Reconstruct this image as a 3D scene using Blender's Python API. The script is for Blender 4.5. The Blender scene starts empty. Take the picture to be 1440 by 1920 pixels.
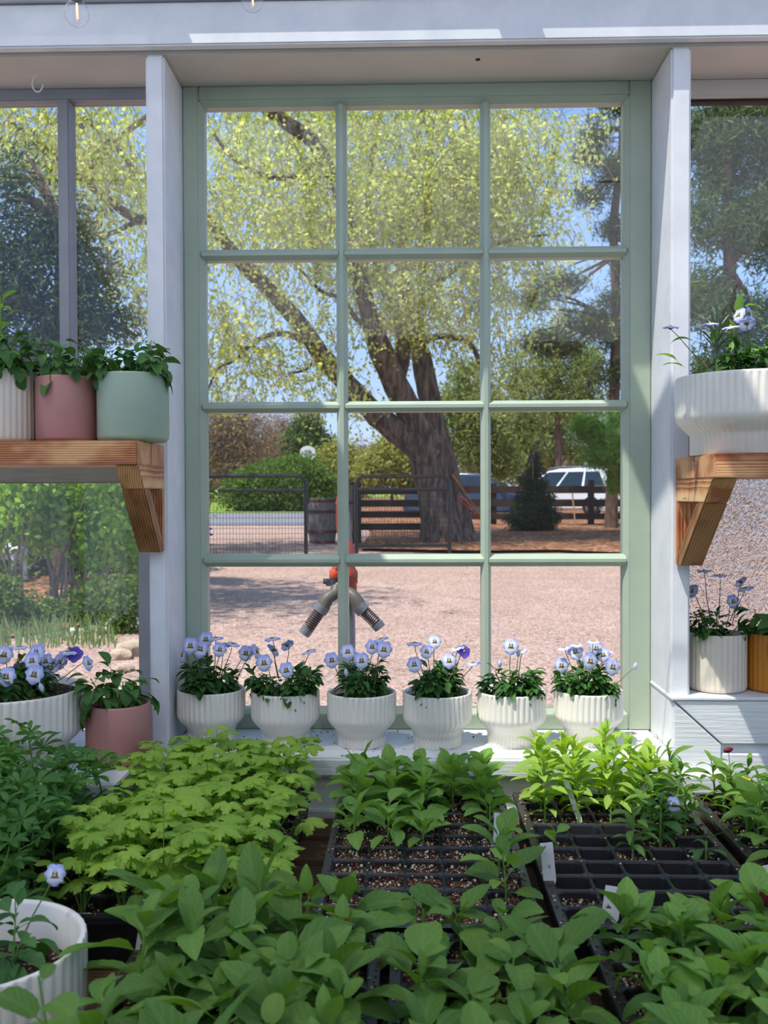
import bpy, bmesh, math, random
import numpy as np
from mathutils import Vector, Matrix, Euler

# ------------------------------------------------------------------ camera, sky, sun, exposure
S = bpy.context.scene
COL = S.collection
F_PX = 1850.0
EYE = 1.2
cam_data = bpy.data.cameras.new('camera')
cam_data.sensor_fit = 'VERTICAL'
cam_data.sensor_height = 36.0
cam_data.lens = F_PX / 1920.0 * 36.0
cam_data.clip_start = 0.02
cam_data.clip_end = 400
cam_data.dof.use_dof = True
cam_data.dof.focus_distance = 1.85
cam_data.dof.aperture_fstop = 11.0
cam = bpy.data.objects.new('camera', cam_data)
COL.objects.link(cam)
cam.location = (0, 0, EYE)
CAM_R = Matrix.Rotation(math.radians(1.455), 3, 'Z') @ Matrix.Rotation(math.radians(90 - 1.08), 3, 'X') @ Matrix.Rotation(math.radians(-0.20), 3, 'Z')
cam.rotation_euler = CAM_R.to_euler()
S.camera = cam
S.view_settings.view_transform = 'Standard'
S.view_settings.look = 'None'
S.view_settings.gamma = 1.0
S.view_settings.use_curve_mapping = False
S.view_settings.exposure = 0.22
S.cycles.max_bounces = 8
S.cycles.diffuse_bounces = 4
S.cycles.glossy_bounces = 3
S.cycles.transmission_bounces = 6
S.cycles.transparent_max_bounces = 24
S.cycles.use_denoising = True
S.cycles.sample_clamp_indirect = 6.0
S.cycles.caustics_reflective = False
S.cycles.caustics_refractive = False

def lin(c):
    return tuple((x / 255 / 12.92) if x / 255 <= 0.04045 else ((x / 255 + 0.055) / 1.055) ** 2.4 for x in c)

w = bpy.data.worlds.new('sky')
S.world = w
w.use_nodes = True
nt = w.node_tree
nt.nodes.clear()
tc = nt.nodes.new('ShaderNodeTexCoord')
sep = nt.nodes.new('ShaderNodeSeparateXYZ')
rmp = nt.nodes.new('ShaderNodeValToRGB')
bg = nt.nodes.new('ShaderNodeBackground')
wo = nt.nodes.new('ShaderNodeOutputWorld')
nt.links.new(tc.outputs['Generated'], sep.inputs[0])
nt.links.new(sep.outputs['Z'], rmp.inputs[0])
nt.links.new(rmp.outputs[0], bg.inputs[0])
nt.links.new(bg.outputs[0], wo.inputs[0])
cr = rmp.color_ramp
cr.elements[0].position = 0.0
cr.elements[0].color = (0.66, 0.79, 1.0, 1)
cr.elements[1].position = 0.16
cr.elements[1].color = (0.40, 0.60, 0.98, 1)
e = cr.elements.new(0.40); e.color = (0.27, 0.44, 0.84, 1)
e = cr.elements.new(1.0); e.color = (0.23, 0.38, 0.73, 1)
bg.inputs[1].default_value = 1.05

SUN_DIR = Vector((-0.34, -0.30, 1.0)).normalized()     # towards the sun
sd = bpy.data.lights.new('sun', 'SUN')
sd.energy = 5.2
sd.angle = math.radians(0.6)
sd.color = (1.0, 0.95, 0.87)
sun = bpy.data.objects.new('sun', sd)
COL.objects.link(sun)
sun.rotation_euler = SUN_DIR.to_track_quat('Z', 'Y').to_euler()
sun.location = (0, 0, 20)

# ------------------------------------------------------------------ helpers
R = random.Random(11)
PI = math.pi

def at(px, py, Y):
    """the point of the place seen at photograph pixel (px, py), Y metres in front of the camera"""
    d = CAM_R @ Vector(((px - 720) / F_PX, (960 - py) / F_PX, -1))
    d = d * (Y / d.y)
    return Vector((d.x, d.y, EYE + d.z))

def link(name, me, parent=None, loc=None):
    o = bpy.data.objects.new(name, me)
    COL.objects.link(o)
    if parent is not None:
        o.parent = parent
    if loc is not None:
        o.location = loc
    return o

def tag(o, label=None, cat=None, group=None, kind=None):
    if label: o['label'] = label
    if cat: o['category'] = cat
    if group: o['group'] = group
    if kind: o['kind'] = kind
    return o

def empty(name, loc=(0, 0, 0), rz=0.0, label=None, cat=None, group=None):
    o = bpy.data.objects.new(name, None)
    COL.objects.link(o)
    o.empty_display_size = 0.05
    o.location = loc
    o.rotation_euler = (0, 0, rz)
    return tag(o, label, cat, group)

def mesh(name, V, Fc, mat=None, smooth=False, uv=None):
    me = bpy.data.meshes.new(name)
    me.from_pydata([tuple(v) for v in V], [], Fc)
    if uv is not None:
        ul = me.uv_layers.new(name='UVMap')
        idx = np.empty(len(me.loops), dtype=np.int32)
        me.loops.foreach_get('vertex_index', idx)
        ul.data.foreach_set('uv', np.asarray(uv, dtype=np.float32)[idx].ravel())
    if smooth:
        me.polygons.foreach_set('use_smooth', [True] * len(me.polygons))
    if mat: me.materials.append(mat)
    return me

def mesh_np(name, V, Fc, mat, smooth=False):
    """fast mesh: V (n,3), Fc (m,k) with constant k"""
    V = np.asarray(V, dtype=np.float32); Fc = np.asarray(Fc, dtype=np.int32)
    me = bpy.data.meshes.new(name)
    k = Fc.shape[1]
    me.vertices.add(len(V)); me.vertices.foreach_set('co', V.ravel())
    me.loops.add(Fc.size); me.loops.foreach_set('vertex_index', Fc.ravel())
    me.polygons.add(len(Fc))
    me.polygons.foreach_set('loop_start', np.arange(0, Fc.size, k, dtype=np.int32))
    me.polygons.foreach_set('loop_total', np.full(len(Fc), k, dtype=np.int32))
    if smooth:
        me.polygons.foreach_set('use_smooth', np.ones(len(Fc), dtype=bool))
    me.update(calc_edges=True)
    me.materials.append(mat)
    return me

class MB:
    """collects shapes of one part"""
    def __init__(s): s.V = []; s.F = []
    def add(s, V, Fc):
        b = len(s.V); s.V += [Vector(v) for v in V]; s.F += [tuple(i + b for i in f) for f in Fc]
    def box(s, a, b, M=None):
        x0, y0, z0 = a; x1, y1, z1 = b
        V = [Vector(v) for v in ((x0,y0,z0),(x1,y0,z0),(x1,y1,z0),(x0,y1,z0),(x0,y0,z1),(x1,y0,z1),(x1,y1,z1),(x0,y1,z1))]
        if M is not None: V = [M @ v for v in V]
        s.add(V, [(0,3,2,1),(4,5,6,7),(0,1,5,4),(1,2,6,5),(2,3,7,6),(3,0,4,7)])
    def tube(s, P, rad, n=8, cap=True, jit=0.0, rng=None):
        P = [Vector(p) for p in P]
        if not isinstance(rad, (list, tuple)): rad = [rad] * len(P)
        V = []; Fc = []
        up = Vector((0, 0, 1)); prev = None
        for i, p in enumerate(P):
            t = (P[min(i + 1, len(P) - 1)] - P[max(i - 1, 0)])
            if t.length < 1e-9: t = Vector((0, 0, 1))
            t.normalize()
            if prev is None:
                a = t.cross(up if abs(t.z) < 0.9 else Vector((1, 0, 0))).normalized()
            else:
                a = (prev - t * prev.dot(t))
                a = a.normalized() if a.length > 1e-6 else t.orthogonal().normalized()
            prev = a
            b = t.cross(a)
            for k in range(n):
                th = 2 * PI * k / n
                r = rad[i] * (1 + (rng.uniform(-jit, jit) if jit else 0))
                V.append(p + a * (math.cos(th) * r) + b * (math.sin(th) * r))
        for i in range(len(P) - 1):
            for k in range(n):
                k2 = (k + 1) % n
                Fc.append((i * n + k, i * n + k2, (i + 1) * n + k2, (i + 1) * n + k))
        if cap:
            Fc.append(tuple(range(n))[::-1]); Fc.append(tuple((len(P) - 1) * n + k for k in range(n)))
        s.add(V, Fc)
    def lathe(s, prof, n=32, c=(0, 0, 0), cap=True):
        c = Vector(c); V = []; Fc = []
        for r, z in prof:
            for k in range(n):
                th = 2 * PI * k / n
                V.append(c + Vector((r * math.cos(th), r * math.sin(th), z)))
        m = len(prof)
        for i in range(m - 1):
            for k in range(n):
                k2 = (k + 1) % n
                Fc.append((i * n + k, i * n + k2, (i + 1) * n + k2, (i + 1) * n + k))
        if cap:
            Fc.append(tuple(range(n))[::-1]); Fc.append(tuple((m - 1) * n + k for k in range(n)))
        s.add(V, Fc)
    def prism(s, poly, M, h):
        """poly: 2D points in local xy, extruded h along local z, placed by M"""
        n = len(poly)
        V = [M @ Vector((p[0], p[1], 0)) for p in poly] + [M @ Vector((p[0], p[1], h)) for p in poly]
        s.add(V, [tuple(range(n))[::-1], tuple(range(n, 2 * n))] + [(i, (i + 1) % n, n + (i + 1) % n, n + i) for i in range(n)])
    def build(s, name, mat, parent=None, smooth=False, bevel=0.0, kind=None, loc=None, mx=None, seg=2):
        me = mesh(name, s.V, s.F, mat, False)
        bm = bmesh.new(); bm.from_mesh(me)
        bmesh.ops.recalc_face_normals(bm, faces=bm.faces)
        if bevel:
            es = [ed for ed in bm.edges if len(ed.link_faces) == 2 and ed.calc_face_angle(0) > 0.5]
            bmesh.ops.bevel(bm, geom=es, offset=bevel, segments=seg, affect='EDGES', clamp_overlap=True)
        if smooth:
            for f in bm.faces: f.smooth = True
        bm.to_mesh(me); bm.free()
        if smooth:
            try: me.set_sharp_from_angle(angle=math.radians(40))
            except Exception: pass
        o = link(name, me, parent, loc)
        if mx is not None: o.matrix_basis = mx
        if kind: o['kind'] = kind
        return o

def sbox(name, a, b, mat, parent=None, bevel=0.0, kind=None):
    """a box whose origin is its own centre"""
    a = Vector(a); b = Vector(b); c = (a + b) / 2
    m = MB(); m.box(a - c, b - c)
    return m.build(name, mat, parent, bevel=bevel, kind=kind, loc=c)

# ------------------------------------------------------------------ materials
def N(nt, t, **kw):
    n = nt.nodes.new('ShaderNode' + t)
    for k, v in kw.items(): setattr(n, k, v)
    return n

def new_mat(name):
    m = bpy.data.materials.new(name); m.use_nodes = True
    nt = m.node_tree; nt.nodes.clear()
    out = N(nt, 'OutputMaterial')
    return m, nt, out

def ramp(nt, stops, fac, interp='LINEAR'):
    r = N(nt, 'ValToRGB'); r.color_ramp.interpolation = interp
    el = r.color_ramp.elements
    while len(el) > 1: el.remove(el[-1])
    el[0].position = stops[0][0]; el[0].color = (*stops[0][1], 1)
    for p, c in stops[1:]:
        q = el.new(p); q.color = (*c, 1)
    nt.links.new(fac, r.inputs[0])
    return r.outputs[0]

def coords(nt, scale=(1, 1, 1), loc=(0, 0, 0), kind='Object', rot=(0, 0, 0)):
    t = N(nt, 'TexCoord'); mp = N(nt, 'Mapping')
    mp.inputs['Scale'].default_value = scale; mp.inputs['Location'].default_value = loc; mp.inputs['Rotation'].default_value = rot
    nt.links.new(t.outputs[kind], mp.inputs[0])
    return mp.outputs[0]

def noise(nt, vec, scale, detail=3, rough=0.6, dist=0.0):
    n = N(nt, 'TexNoise'); n.inputs['Scale'].default_value = scale; n.inputs['Detail'].default_value = detail
    n.inputs['Roughness'].default_value = rough; n.inputs['Distortion'].default_value = dist
    nt.links.new(vec, n.inputs['Vector'])
    return n.outputs['Fac']

def bump(nt, h, strength, dist=0.001):
    b = N(nt, 'Bump'); b.inputs['Strength'].default_value = strength; b.inputs['Distance'].default_value = dist
    nt.links.new(h, b.inputs['Height'])
    return b.outputs[0]

def surf(name, c1, c2=None, rough=0.6, scale=8, vscale=(1, 1, 1), bstr=0.3, bdist=0.001, bscale=60, metallic=0.0, spec=0.5, coat=0.0, lo=0.35, hi=0.65, detail=4, geo=False):
    m, nt, out = new_mat(name)
    p = N(nt, 'BsdfPrincipled')
    if geo:
        g = N(nt, 'NewGeometry'); mp = N(nt, 'Mapping'); mp.inputs['Scale'].default_value = vscale
        nt.links.new(g.outputs['Position'], mp.inputs[0]); v = mp.outputs[0]
    else:
        v = coords(nt, vscale)
    c1 = lin(c1); c2 = lin(c2) if c2 else tuple(x * 0.9 for x in c1)
    nt.links.new(ramp(nt, [(lo, c1), (hi, c2)], noise(nt, v, scale, detail)), p.inputs['Base Color'])
    p.inputs['Roughness'].default_value = rough; p.inputs['Metallic'].default_value = metallic
    p.inputs['Specular IOR Level'].default_value = spec; p.inputs['Coat Weight'].default_value = coat
    if bstr: nt.links.new(bump(nt, noise(nt, v, bscale, 3), bstr, bdist), p.inputs['Normal'])
    nt.links.new(p.outputs[0], out.inputs[0])
    return m

def leaf_mat(name, base, tip, vein=None, rough=0.55, trans=0.35, veins=6.0, var=0.25, bstr=0.35, uvveins=True):
    """a leaf: pinnate veins from its UV, light passing through it, each leaf a little different"""
    m, nt, out = new_mat(name)
    p = N(nt, 'BsdfPrincipled'); tr = N(nt, 'BsdfTranslucent'); mx = N(nt, 'MixShader')
    mx.inputs[0].default_value = trans
    oi = N(nt, 'ObjectInfo'); geo = N(nt, 'NewGeometry')
    add = N(nt, 'Math', operation='ADD'); fr = N(nt, 'Math', operation='FRACT')
    nt.links.new(oi.outputs['Random'], add.inputs[0]); nt.links.new(geo.outputs['Random Per Island'], add.inputs[1]); nt.links.new(add.outputs[0], fr.inputs[0])
    b = lin(base); t = lin(tip)
    col = ramp(nt, [(0.0, b), (1.0, t)], fr.outputs[0])
    if uvveins:
        uv = N(nt, 'TexCoord'); sp = N(nt, 'SeparateXYZ'); nt.links.new(uv.outputs['UV'], sp.inputs[0])
        ab = N(nt, 'Math', operation='ABSOLUTE'); nt.links.new(sp.outputs['Y'], ab.inputs[0])
        m1 = N(nt, 'Math', operation='MULTIPLY'); m1.inputs[1].default_value = veins; nt.links.new(sp.outputs['X'], m1.inputs[0])
        m2 = N(nt, 'Math', operation='MULTIPLY_ADD'); m2.inputs[1].default_value = -4.0; nt.links.new(ab.outputs[0], m2.inputs[0]); nt.links.new(m1.outputs[0], m2.inputs[2])
        s = N(nt, 'Math', operation='SINE'); m3 = N(nt, 'Math', operation='MULTIPLY'); m3.inputs[1].default_value = 2 * PI
        nt.links.new(m2.outputs[0], m3.inputs[0]); nt.links.new(m3.outputs[0], s.inputs[0])
        pw = N(nt, 'Math', operation='POWER'); pw.inputs[1].default_value = 5.0
        h = N(nt, 'Math', operation='MULTIPLY_ADD'); h.inputs[1].default_value = 0.5; h.inputs[2].default_value = 0.5
        nt.links.new(s.outputs[0], h.inputs[0]); nt.links.new(h.outputs[0], pw.inputs[0])
        mid = N(nt, 'Math', operation='LESS_THAN'); mid.inputs[1].default_value = 0.07; nt.links.new(ab.outputs[0], mid.inputs[0])
        mxv = N(nt, 'Math', operation='MAXIMUM'); nt.links.new(pw.outputs[0], mxv.inputs[0]); nt.links.new(mid.outputs[0], mxv.inputs[1])
        mc = N(nt, 'MixRGB'); mc.inputs[2].default_value = (*lin(vein or tuple(min(255, x * 1.25) for x in tip)), 1)
        f = N(nt, 'Math', operation='MULTIPLY'); f.inputs[1].default_value = 0.16; nt.links.new(mxv.outputs[0], f.inputs[0])
        nt.links.new(f.outputs[0], mc.inputs[0]); nt.links.new(col, mc.inputs[1]); col = mc.outputs[0]
        nt.links.new(bump(nt, mxv.outputs[0], -bstr, 0.0006), p.inputs['Normal'])
    nt.links.new(col, p.inputs['Base Color'])
    hs = N(nt, 'HueSaturation'); hs.inputs['Hue'].default_value = 0.485; hs.inputs['Saturation'].default_value = 1.15; hs.inputs['Value'].default_value = 1.7
    nt.links.new(col, hs.inputs['Color']); nt.links.new(hs.outputs[0], tr.inputs[0])
    p.inputs['Roughness'].default_value = rough; p.inputs['Specular IOR Level'].default_value = 0.25
    nt.links.new(p.outputs[0], mx.inputs[1]); nt.links.new(tr.outputs[0], mx.inputs[2]); nt.links.new(mx.outputs[0], out.inputs[0])
    return m

def wood_mat(name, light, mid, dark, off=(0, 0.05, -0.035), ring=70.0, burn=0.5, seed=0.0, rough=0.5):
    """sawn pine: growth rings about an axis beside the board, torched darker in patches"""
    m, nt, out = new_mat(name)
    p = N(nt, 'BsdfPrincipled')
    v = coords(nt, (0.22, 1, 1), (seed, off[1], off[2]))
    wv = N(nt, 'TexWave', wave_type='RINGS', rings_direction='X', wave_profile='SAW')
    wv.inputs['Scale'].default_value = ring; wv.inputs['Distortion'].default_value = 2.2; wv.inputs['Detail'].default_value = 3.0; wv.inputs['Detail Scale'].default_value = 0.6
    nt.links.new(v, wv.inputs['Vector'])
    v2 = coords(nt, (7, 16, 16), (seed * 3, 0, 0))
    patch = noise(nt, v2, 1.0, 3, 0.55)
    pale = ramp(nt, [(0.0, lin(light)), (0.6, lin(mid)), (0.92, lin(tuple(x * 0.8 for x in mid))), (1.0, lin(light))], wv.outputs['Fac'])
    torch = ramp(nt, [(0.0, lin(mid)), (0.5, lin(dark)), (0.9, lin(tuple(x * 0.6 for x in dark))), (1.0, lin(mid))], wv.outputs['Fac'])
    f = ramp(nt, [(0.44, (0, 0, 0)), (0.58, (burn,) * 3)], patch)
    mc = N(nt, 'MixRGB'); nt.links.new(f, mc.inputs[0]); nt.links.new(pale, mc.inputs[1]); nt.links.new(torch, mc.inputs[2])
    nt.links.new(mc.outputs[0], p.inputs['Base Color'])
    p.inputs['Roughness'].default_value = rough
    v3 = coords(nt, (3, 120, 120))
    nt.links.new(bump(nt, noise(nt, v3, 4.0, 3), 0.3, 0.0008), p.inputs['Normal'])
    nt.links.new(p.outputs[0], out.inputs[0])
    return m

def ground_mat(name, stops, scale, big=((0.35, 0.85), (0.7, 1.1)), bscale=40, bstr=0.6, bdist=0.01, rough=0.95):
    m, nt, out = new_mat(name)
    p = N(nt, 'BsdfPrincipled')
    g = N(nt, 'NewGeometry')
    vr = N(nt, 'TexVoronoi'); vr.inputs['Scale'].default_value = scale
    nt.links.new(g.outputs['Position'], vr.inputs['Vector'])
    wn = N(nt, 'TexWhiteNoise', noise_dimensions='3D'); nt.links.new(vr.outputs['Position'], wn.inputs['Vector'])
    col = ramp(nt, stops, wn.outputs['Value'])
    nb = noise(nt, g.outputs['Position'], 1.3, 4)
    k = ramp(nt, [(big[0][0], (big[0][1],) * 3), (big[1][0], (big[1][1],) * 3)], nb)
    mc = N(nt, 'MixRGB', blend_type='MULTIPLY'); mc.inputs[0].default_value = 1.0
    nt.links.new(col, mc.inputs[1]); nt.links.new(k, mc.inputs[2]); nt.links.new(mc.outputs[0], p.inputs['Base Color'])
    p.inputs['Roughness'].default_value = rough; p.inputs['Specular IOR Level'].default_value = 0.15
    nt.links.new(bump(nt, vr.outputs['Distance'], bstr, bdist), p.inputs['Normal'])
    nt.links.new(p.outputs[0], out.inputs[0])
    return m

def glass_mat(name, tint=(0.97, 0.985, 0.98), ior=1.5, dust=0.0, boost=1.0):
    """a thin clear sheet: reflects by angle, otherwise lets through; a film of dust scatters light"""
    m, nt, out = new_mat(name)
    tr = N(nt, 'BsdfTransparent'); gl = N(nt, 'BsdfGlossy'); lw = N(nt, 'LayerWeight'); mx = N(nt, 'MixShader')
    lw.inputs['Blend'].default_value = 0.5
    tr.inputs[0].default_value = (*tint, 1); gl.inputs['Roughness'].default_value = 0.0
    fr = N(nt, 'Math', operation='POWER'); fr.inputs[1].default_value = 5.0; nt.links.new(lw.outputs['Facing'], fr.inputs[0])
    f2 = N(nt, 'Math', operation='MULTIPLY_ADD'); f2.inputs[1].default_value = 0.95; f2.inputs[2].default_value = 0.034; nt.links.new(fr.outputs[0], f2.inputs[0])
    k = N(nt, 'Math', operation='MULTIPLY'); k.inputs[1].default_value = boost
    nt.links.new(f2.outputs[0], k.inputs[0]); nt.links.new(k.outputs[0], mx.inputs[0])
    nt.links.new(tr.outputs[0], mx.inputs[1]); nt.links.new(gl.outputs[0], mx.inputs[2])
    last = mx.outputs[0]
    if dust:
        df = N(nt, 'BsdfDiffuse'); df.inputs[0].default_value = (0.8, 0.8, 0.78, 1)
        m2 = N(nt, 'MixShader'); g = N(nt, 'NewGeometry')
        f = ramp(nt, [(0.4, (dust * 0.4,) * 3), (0.75, (dust,) * 3)], noise(nt, g.outputs['Position'], 9.0, 5))
        nt.links.new(f, m2.inputs[0]); nt.links.new(last, m2.inputs[1]); nt.links.new(df.outputs[0], m2.inputs[2]); last = m2.outputs[0]
    nt.links.new(last, out.inputs[0])
    return m

M = {}
M['white'] = surf('white_paint', (228, 228, 230), (216, 217, 220), 0.45, 14, bstr=0.25, bdist=0.0015, bscale=26, geo=True)
M['white_grain'] = surf('white_painted_board', (226, 228, 228), (212, 215, 216), 0.5, 4, (3, 3, 60), bstr=0.5, bdist=0.002, bscale=4, geo=True)
M['cream_soffit'] = surf('soffit_paint', (205, 198, 188), (196, 189, 179), 0.6, 6, bstr=0.15, bscale=30, geo=True)
M['sage'] = surf('sage_paint', (172, 185, 165), (164, 178, 158), 0.38, 10, bstr=0.3, bdist=0.0015, bscale=30, geo=True)
M['grey'] = surf('grey_paint', (150, 152, 156), (140, 142, 146), 0.5, 10, bstr=0.2, bscale=30, geo=True)
M['taupe'] = surf('taupe_paint', (150, 142, 124), (138, 130, 114), 0.6, 6, (2, 2, 30), bstr=0.4, bscale=12, geo=True)
M['caulk'] = surf('dark_gap', (60, 46, 38), (48, 38, 32), 0.9, 30)
M['pane'] = glass_mat('window_glass', boost=1.0, dust=0.006)
M['ceramic'] = surf('white_glazed_ceramic', (234, 228, 216), (226, 220, 207), 0.32, 10, bstr=0.04, bscale=80, coat=0.2)
M['ceramic_in'] = surf('grey_ceramic_inside', (150, 150, 152), (136, 136, 138), 0.5, 10)
M['cream_pot'] = surf('cream_ceramic', (222, 212, 196), (214, 204, 186), 0.5, 10, bstr=0.05)
M['pink_pot'] = surf('dusty_pink_ceramic', (176, 124, 116), (168, 116, 109), 0.55, 8, bstr=0.05)
M['green_pot'] = surf('sage_green_ceramic', (150, 168, 146), (142, 161, 139), 0.5, 8, bstr=0.05)
M['mustard_pot'] = surf('mustard_ceramic', (196, 126, 30), (184, 114, 24), 0.5, 8, bstr=0.05)
M['pine'] = wood_mat('torched_pine_a', (232, 190, 138), (204, 140, 84), (156, 76, 34), (0, 0.045, -0.012), 85, 0.95)
M['pine2'] = wood_mat('torched_pine_b', (222, 168, 112), (190, 118, 64), (132, 60, 26), (0, 0.03, 0.03), 80, 0.95, 1.7)
M['pine3'] = wood_mat('torched_pine_c', (190, 138, 82), (152, 98, 50), (104, 56, 26), (0, 0.06, 0.01), 70, 0.8, 4.1)
M['bench_wood'] = wood_mat('bench_wood', (120, 84, 58), (98, 66, 44), (60, 38, 24), (0, 0.04, -0.04), 40, 0.6, 2.2, 0.75)
M['tray'] = surf('black_tray_plastic', (26, 27, 30), (34, 34, 37), 0.35, 20, bstr=0.1, bscale=60)
M['crumb'] = surf('pale_perlite', (214, 206, 186), (190, 178, 150), 0.9, 30, bstr=0)
M['bark_chip'] = surf('brown_bark_chip', (134, 82, 52), (92, 54, 34), 0.9, 30, bstr=0)
M['tagwhite'] = surf('white_plastic_tag', (232, 232, 230), (224, 224, 222), 0.4, 10, bstr=0)
M['ink'] = surf('marker_ink', (26, 30, 44), (20, 24, 36), 0.6, 10, bstr=0)
M['soil'] = ground_mat('potting_mix', [(0, lin((34, 24, 18))), (0.55, lin((52, 36, 27))), (0.8, lin((84, 56, 38))), (0.9, lin((120, 96, 70))), (0.97, lin((196, 182, 156)))], 420, bscale=300, bstr=0.8, bdist=0.003)
M['leaf_dark'] = leaf_mat('viola_leaf', (52, 88, 40), (70, 112, 52), trans=0.25)
M['leaf_deep'] = leaf_mat('deep_green_leaf', (62, 100, 50), (84, 124, 62), trans=0.22)
M['leaf_front'] = leaf_mat('seedling_leaf', (78, 114, 50), (106, 142, 62), (130, 166, 90), trans=0.32)
M['leaf_mid'] = leaf_mat('round_seedling_leaf', (98, 138, 62), (128, 166, 76), (156, 198, 110), trans=0.35)
M['leaf_lime'] = leaf_mat('lime_seedling_leaf', (124, 158, 66), (156, 186, 80), (190, 220, 110), trans=0.4)
M['leaf_colum'] = leaf_mat('lobed_lime_leaf', (126, 162, 62), (156, 188, 78), (186, 214, 106), trans=0.42, veins=7)
M['leaf_lupin'] = leaf_mat('palmate_leaf', (64, 106, 50), (92, 136, 62), (120, 172, 90), trans=0.3, veins=1)
M['stem'] = leaf_mat('green_stem', (100, 140, 62), (120, 158, 72), uvveins=False, trans=0.15)
M['stem_brown'] = leaf_mat('flower_stalk', (96, 110, 62), (110, 104, 66), uvveins=False, trans=0.1)

def petal_mat(name, outer, inner, blotch, eye):
    m, nt, out = new_mat(name)
    p = N(nt, 'BsdfPrincipled'); tr = N(nt, 'BsdfTranslucent'); mx = N(nt, 'MixShader'); mx.inputs[0].default_value = 0.3
    uv = N(nt, 'TexCoord'); sp = N(nt, 'SeparateXYZ'); nt.links.new(uv.outputs['UV'], sp.inputs[0])
    sn = N(nt, 'Math', operation='MULTIPLY'); sn.inputs[1].default_value = 26.0; nt.links.new(sp.outputs['Y'], sn.inputs[0])
    si = N(nt, 'Math', operation='SINE'); nt.links.new(sn.outputs[0], si.inputs[0])
    ma = N(nt, 'Math', operation='MULTIPLY_ADD'); ma.inputs[1].default_value = 0.05; nt.links.new(si.outputs[0], ma.inputs[0]); nt.links.new(sp.outputs['X'], ma.inputs[2])
    st = [(0.0, lin(eye)), (0.09, lin(eye)), (0.12, lin(blotch)), (0.22, lin(blotch)), (0.27, lin(inner)), (0.48, lin(inner)), (0.85, lin(outer))]
    c = ramp(nt, st, ma.outputs[0])
    nt.links.new(c, p.inputs['Base Color']); nt.links.new(c, tr.inputs[0]); p.inputs['Roughness'].default_value = 0.6
    nt.links.new(p.outputs[0], mx.inputs[1]); nt.links.new(tr.outputs[0], mx.inputs[2]); nt.links.new(mx.outputs[0], out.inputs[0])
    return m
M['petal'] = petal_mat('lilac_petal_blotched', (178, 184, 238), (236, 238, 252), (40, 16, 62), (236, 196, 60))
M['petal_up'] = petal_mat('lilac_petal_plain', (180, 190, 244), (204, 212, 250), (204, 210, 248), (210, 210, 240))
M['petal_purple'] = petal_mat('purple_petal', (112, 100, 196), (90, 72, 176), (52, 22, 100), (220, 200, 160))
M['red_petal'] = petal_mat('crimson_petal', (150, 22, 62), (140, 20, 56), (110, 12, 40), (110, 12, 40))
M['yellow_petal'] = petal_mat('yellow_petal', (236, 190, 40), (236, 190, 40), (226, 176, 30), (226, 170, 30))
M['eye'] = surf('yellow_eye', (240, 206, 70), (230, 190, 50), 0.6, 20, bstr=0)
# ------------------------------------------------------------------ the wall with its windows
YF, YS = 1.76, 1.90            # front of the posts, front of the sashes
Z_SOF = 1.983
XL, XR = -1.75, 1.95           # room sides
Z_FLOOR, Z_SILL, Z_TABLE = -0.25, EYE - 0.457, EYE - 0.562

def struct(name, a, b, mat, parent=None, bevel=0.002):
    return sbox(name, a, b, mat, parent, bevel, 'structure' if parent is None else None)

struct('wall_front', (XL, YF + 0.02, Z_FLOOR), (XR, 1.94, Z_SILL - 0.035), M['white_grain'])
header = MB(); header.box((XL, YF + 0.002, Z_SOF), (XR, 1.945, Z_SOF + 0.10))
header.build('trim_1', M['cream_soffit'], bevel=0.002, kind='structure')
beam = MB(); beam.box((XL, 1.735, Z_SOF + 0.004), (XR, 1.757, 2.062))
beam.build('trim_2', M['white'], bevel=0.003, kind='structure')
struct('trim_3', (XL, 1.7165, 2.066), (XR, 1.95, 2.105), M['white'])
# nail hole in the soffit
m = MB(); m.lathe([(0.0001, 0), (0.0042, 0.0), (0.0042, 0.002)], 12); m.build('nail_hole', M['caulk'], bpy.data.objects['trim_1'])
nh = bpy.data.objects['nail_hole']; c0 = bpy.data.objects['trim_1'].location
nh.location = Vector((at(896, 118, 1.80).x, 1.80, Z_SOF - 0.0015)) - c0

pl = (at(277, 750, YF).x, at(312, 750, YF).x); prr = (at(1261, 750, YF).x, at(1295, 750, YF).x)
struct('trim_4', (pl[0], YF, Z_FLOOR), (pl[1], 1.945, Z_SOF), M['white'], bevel=0.004)
struct('trim_5', (prr[0] - 0.003, YF, Z_FLOOR), (prr[1], 1.945, Z_SOF), M['white'], bevel=0.004)

# sills
sx0, sx1 = pl[1], prr[0] - 0.003
sill = MB(); sill.box((sx0 + 0.001, YF - 0.004, Z_SILL - 0.034), (sx1 - 0.001, 1.93, Z_SILL)); sill.box((sx0 - 0.02, 1.694, Z_SILL - 0.034), (sx1 - 0.005, YF - 0.004, Z_SILL))
so = sill.build('window_sill', M['white_grain'], bevel=0.004, kind='structure')
so.name = 'trim_6'
struct('trim_7', (sx0 - 0.02, 1.712, Z_TABLE - 0.0), (sx1 + 0.1, 1.757, Z_SILL - 0.035), M['white_grain'], bevel=0.002)
struct('trim_8', (sx0 - 0.02, 1.700, Z_TABLE - 0.06), (sx1 + 0.1, 1.735, Z_TABLE + 0.012), M['white_grain'], bevel=0.002)
# dirt crumbs on the sill
cr_ = MB(); rr = random.Random(5)
for i in range(90):
    x = rr.uniform(sx0 + 0.03, sx1 - 0.03); y = rr.uniform(1.71, 1.885); s = rr.uniform(0.0006, 0.0022)
    cr_.box((x, y, Z_SILL), (x + s * 1.6, y + s, Z_SILL + s * 0.7))
o = cr_.build('soil_crumbs', M['bark_chip'], kind='stuff'); tag(o, 'dark soil crumbs scattered on the white sill between pots', 'soil')

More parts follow.
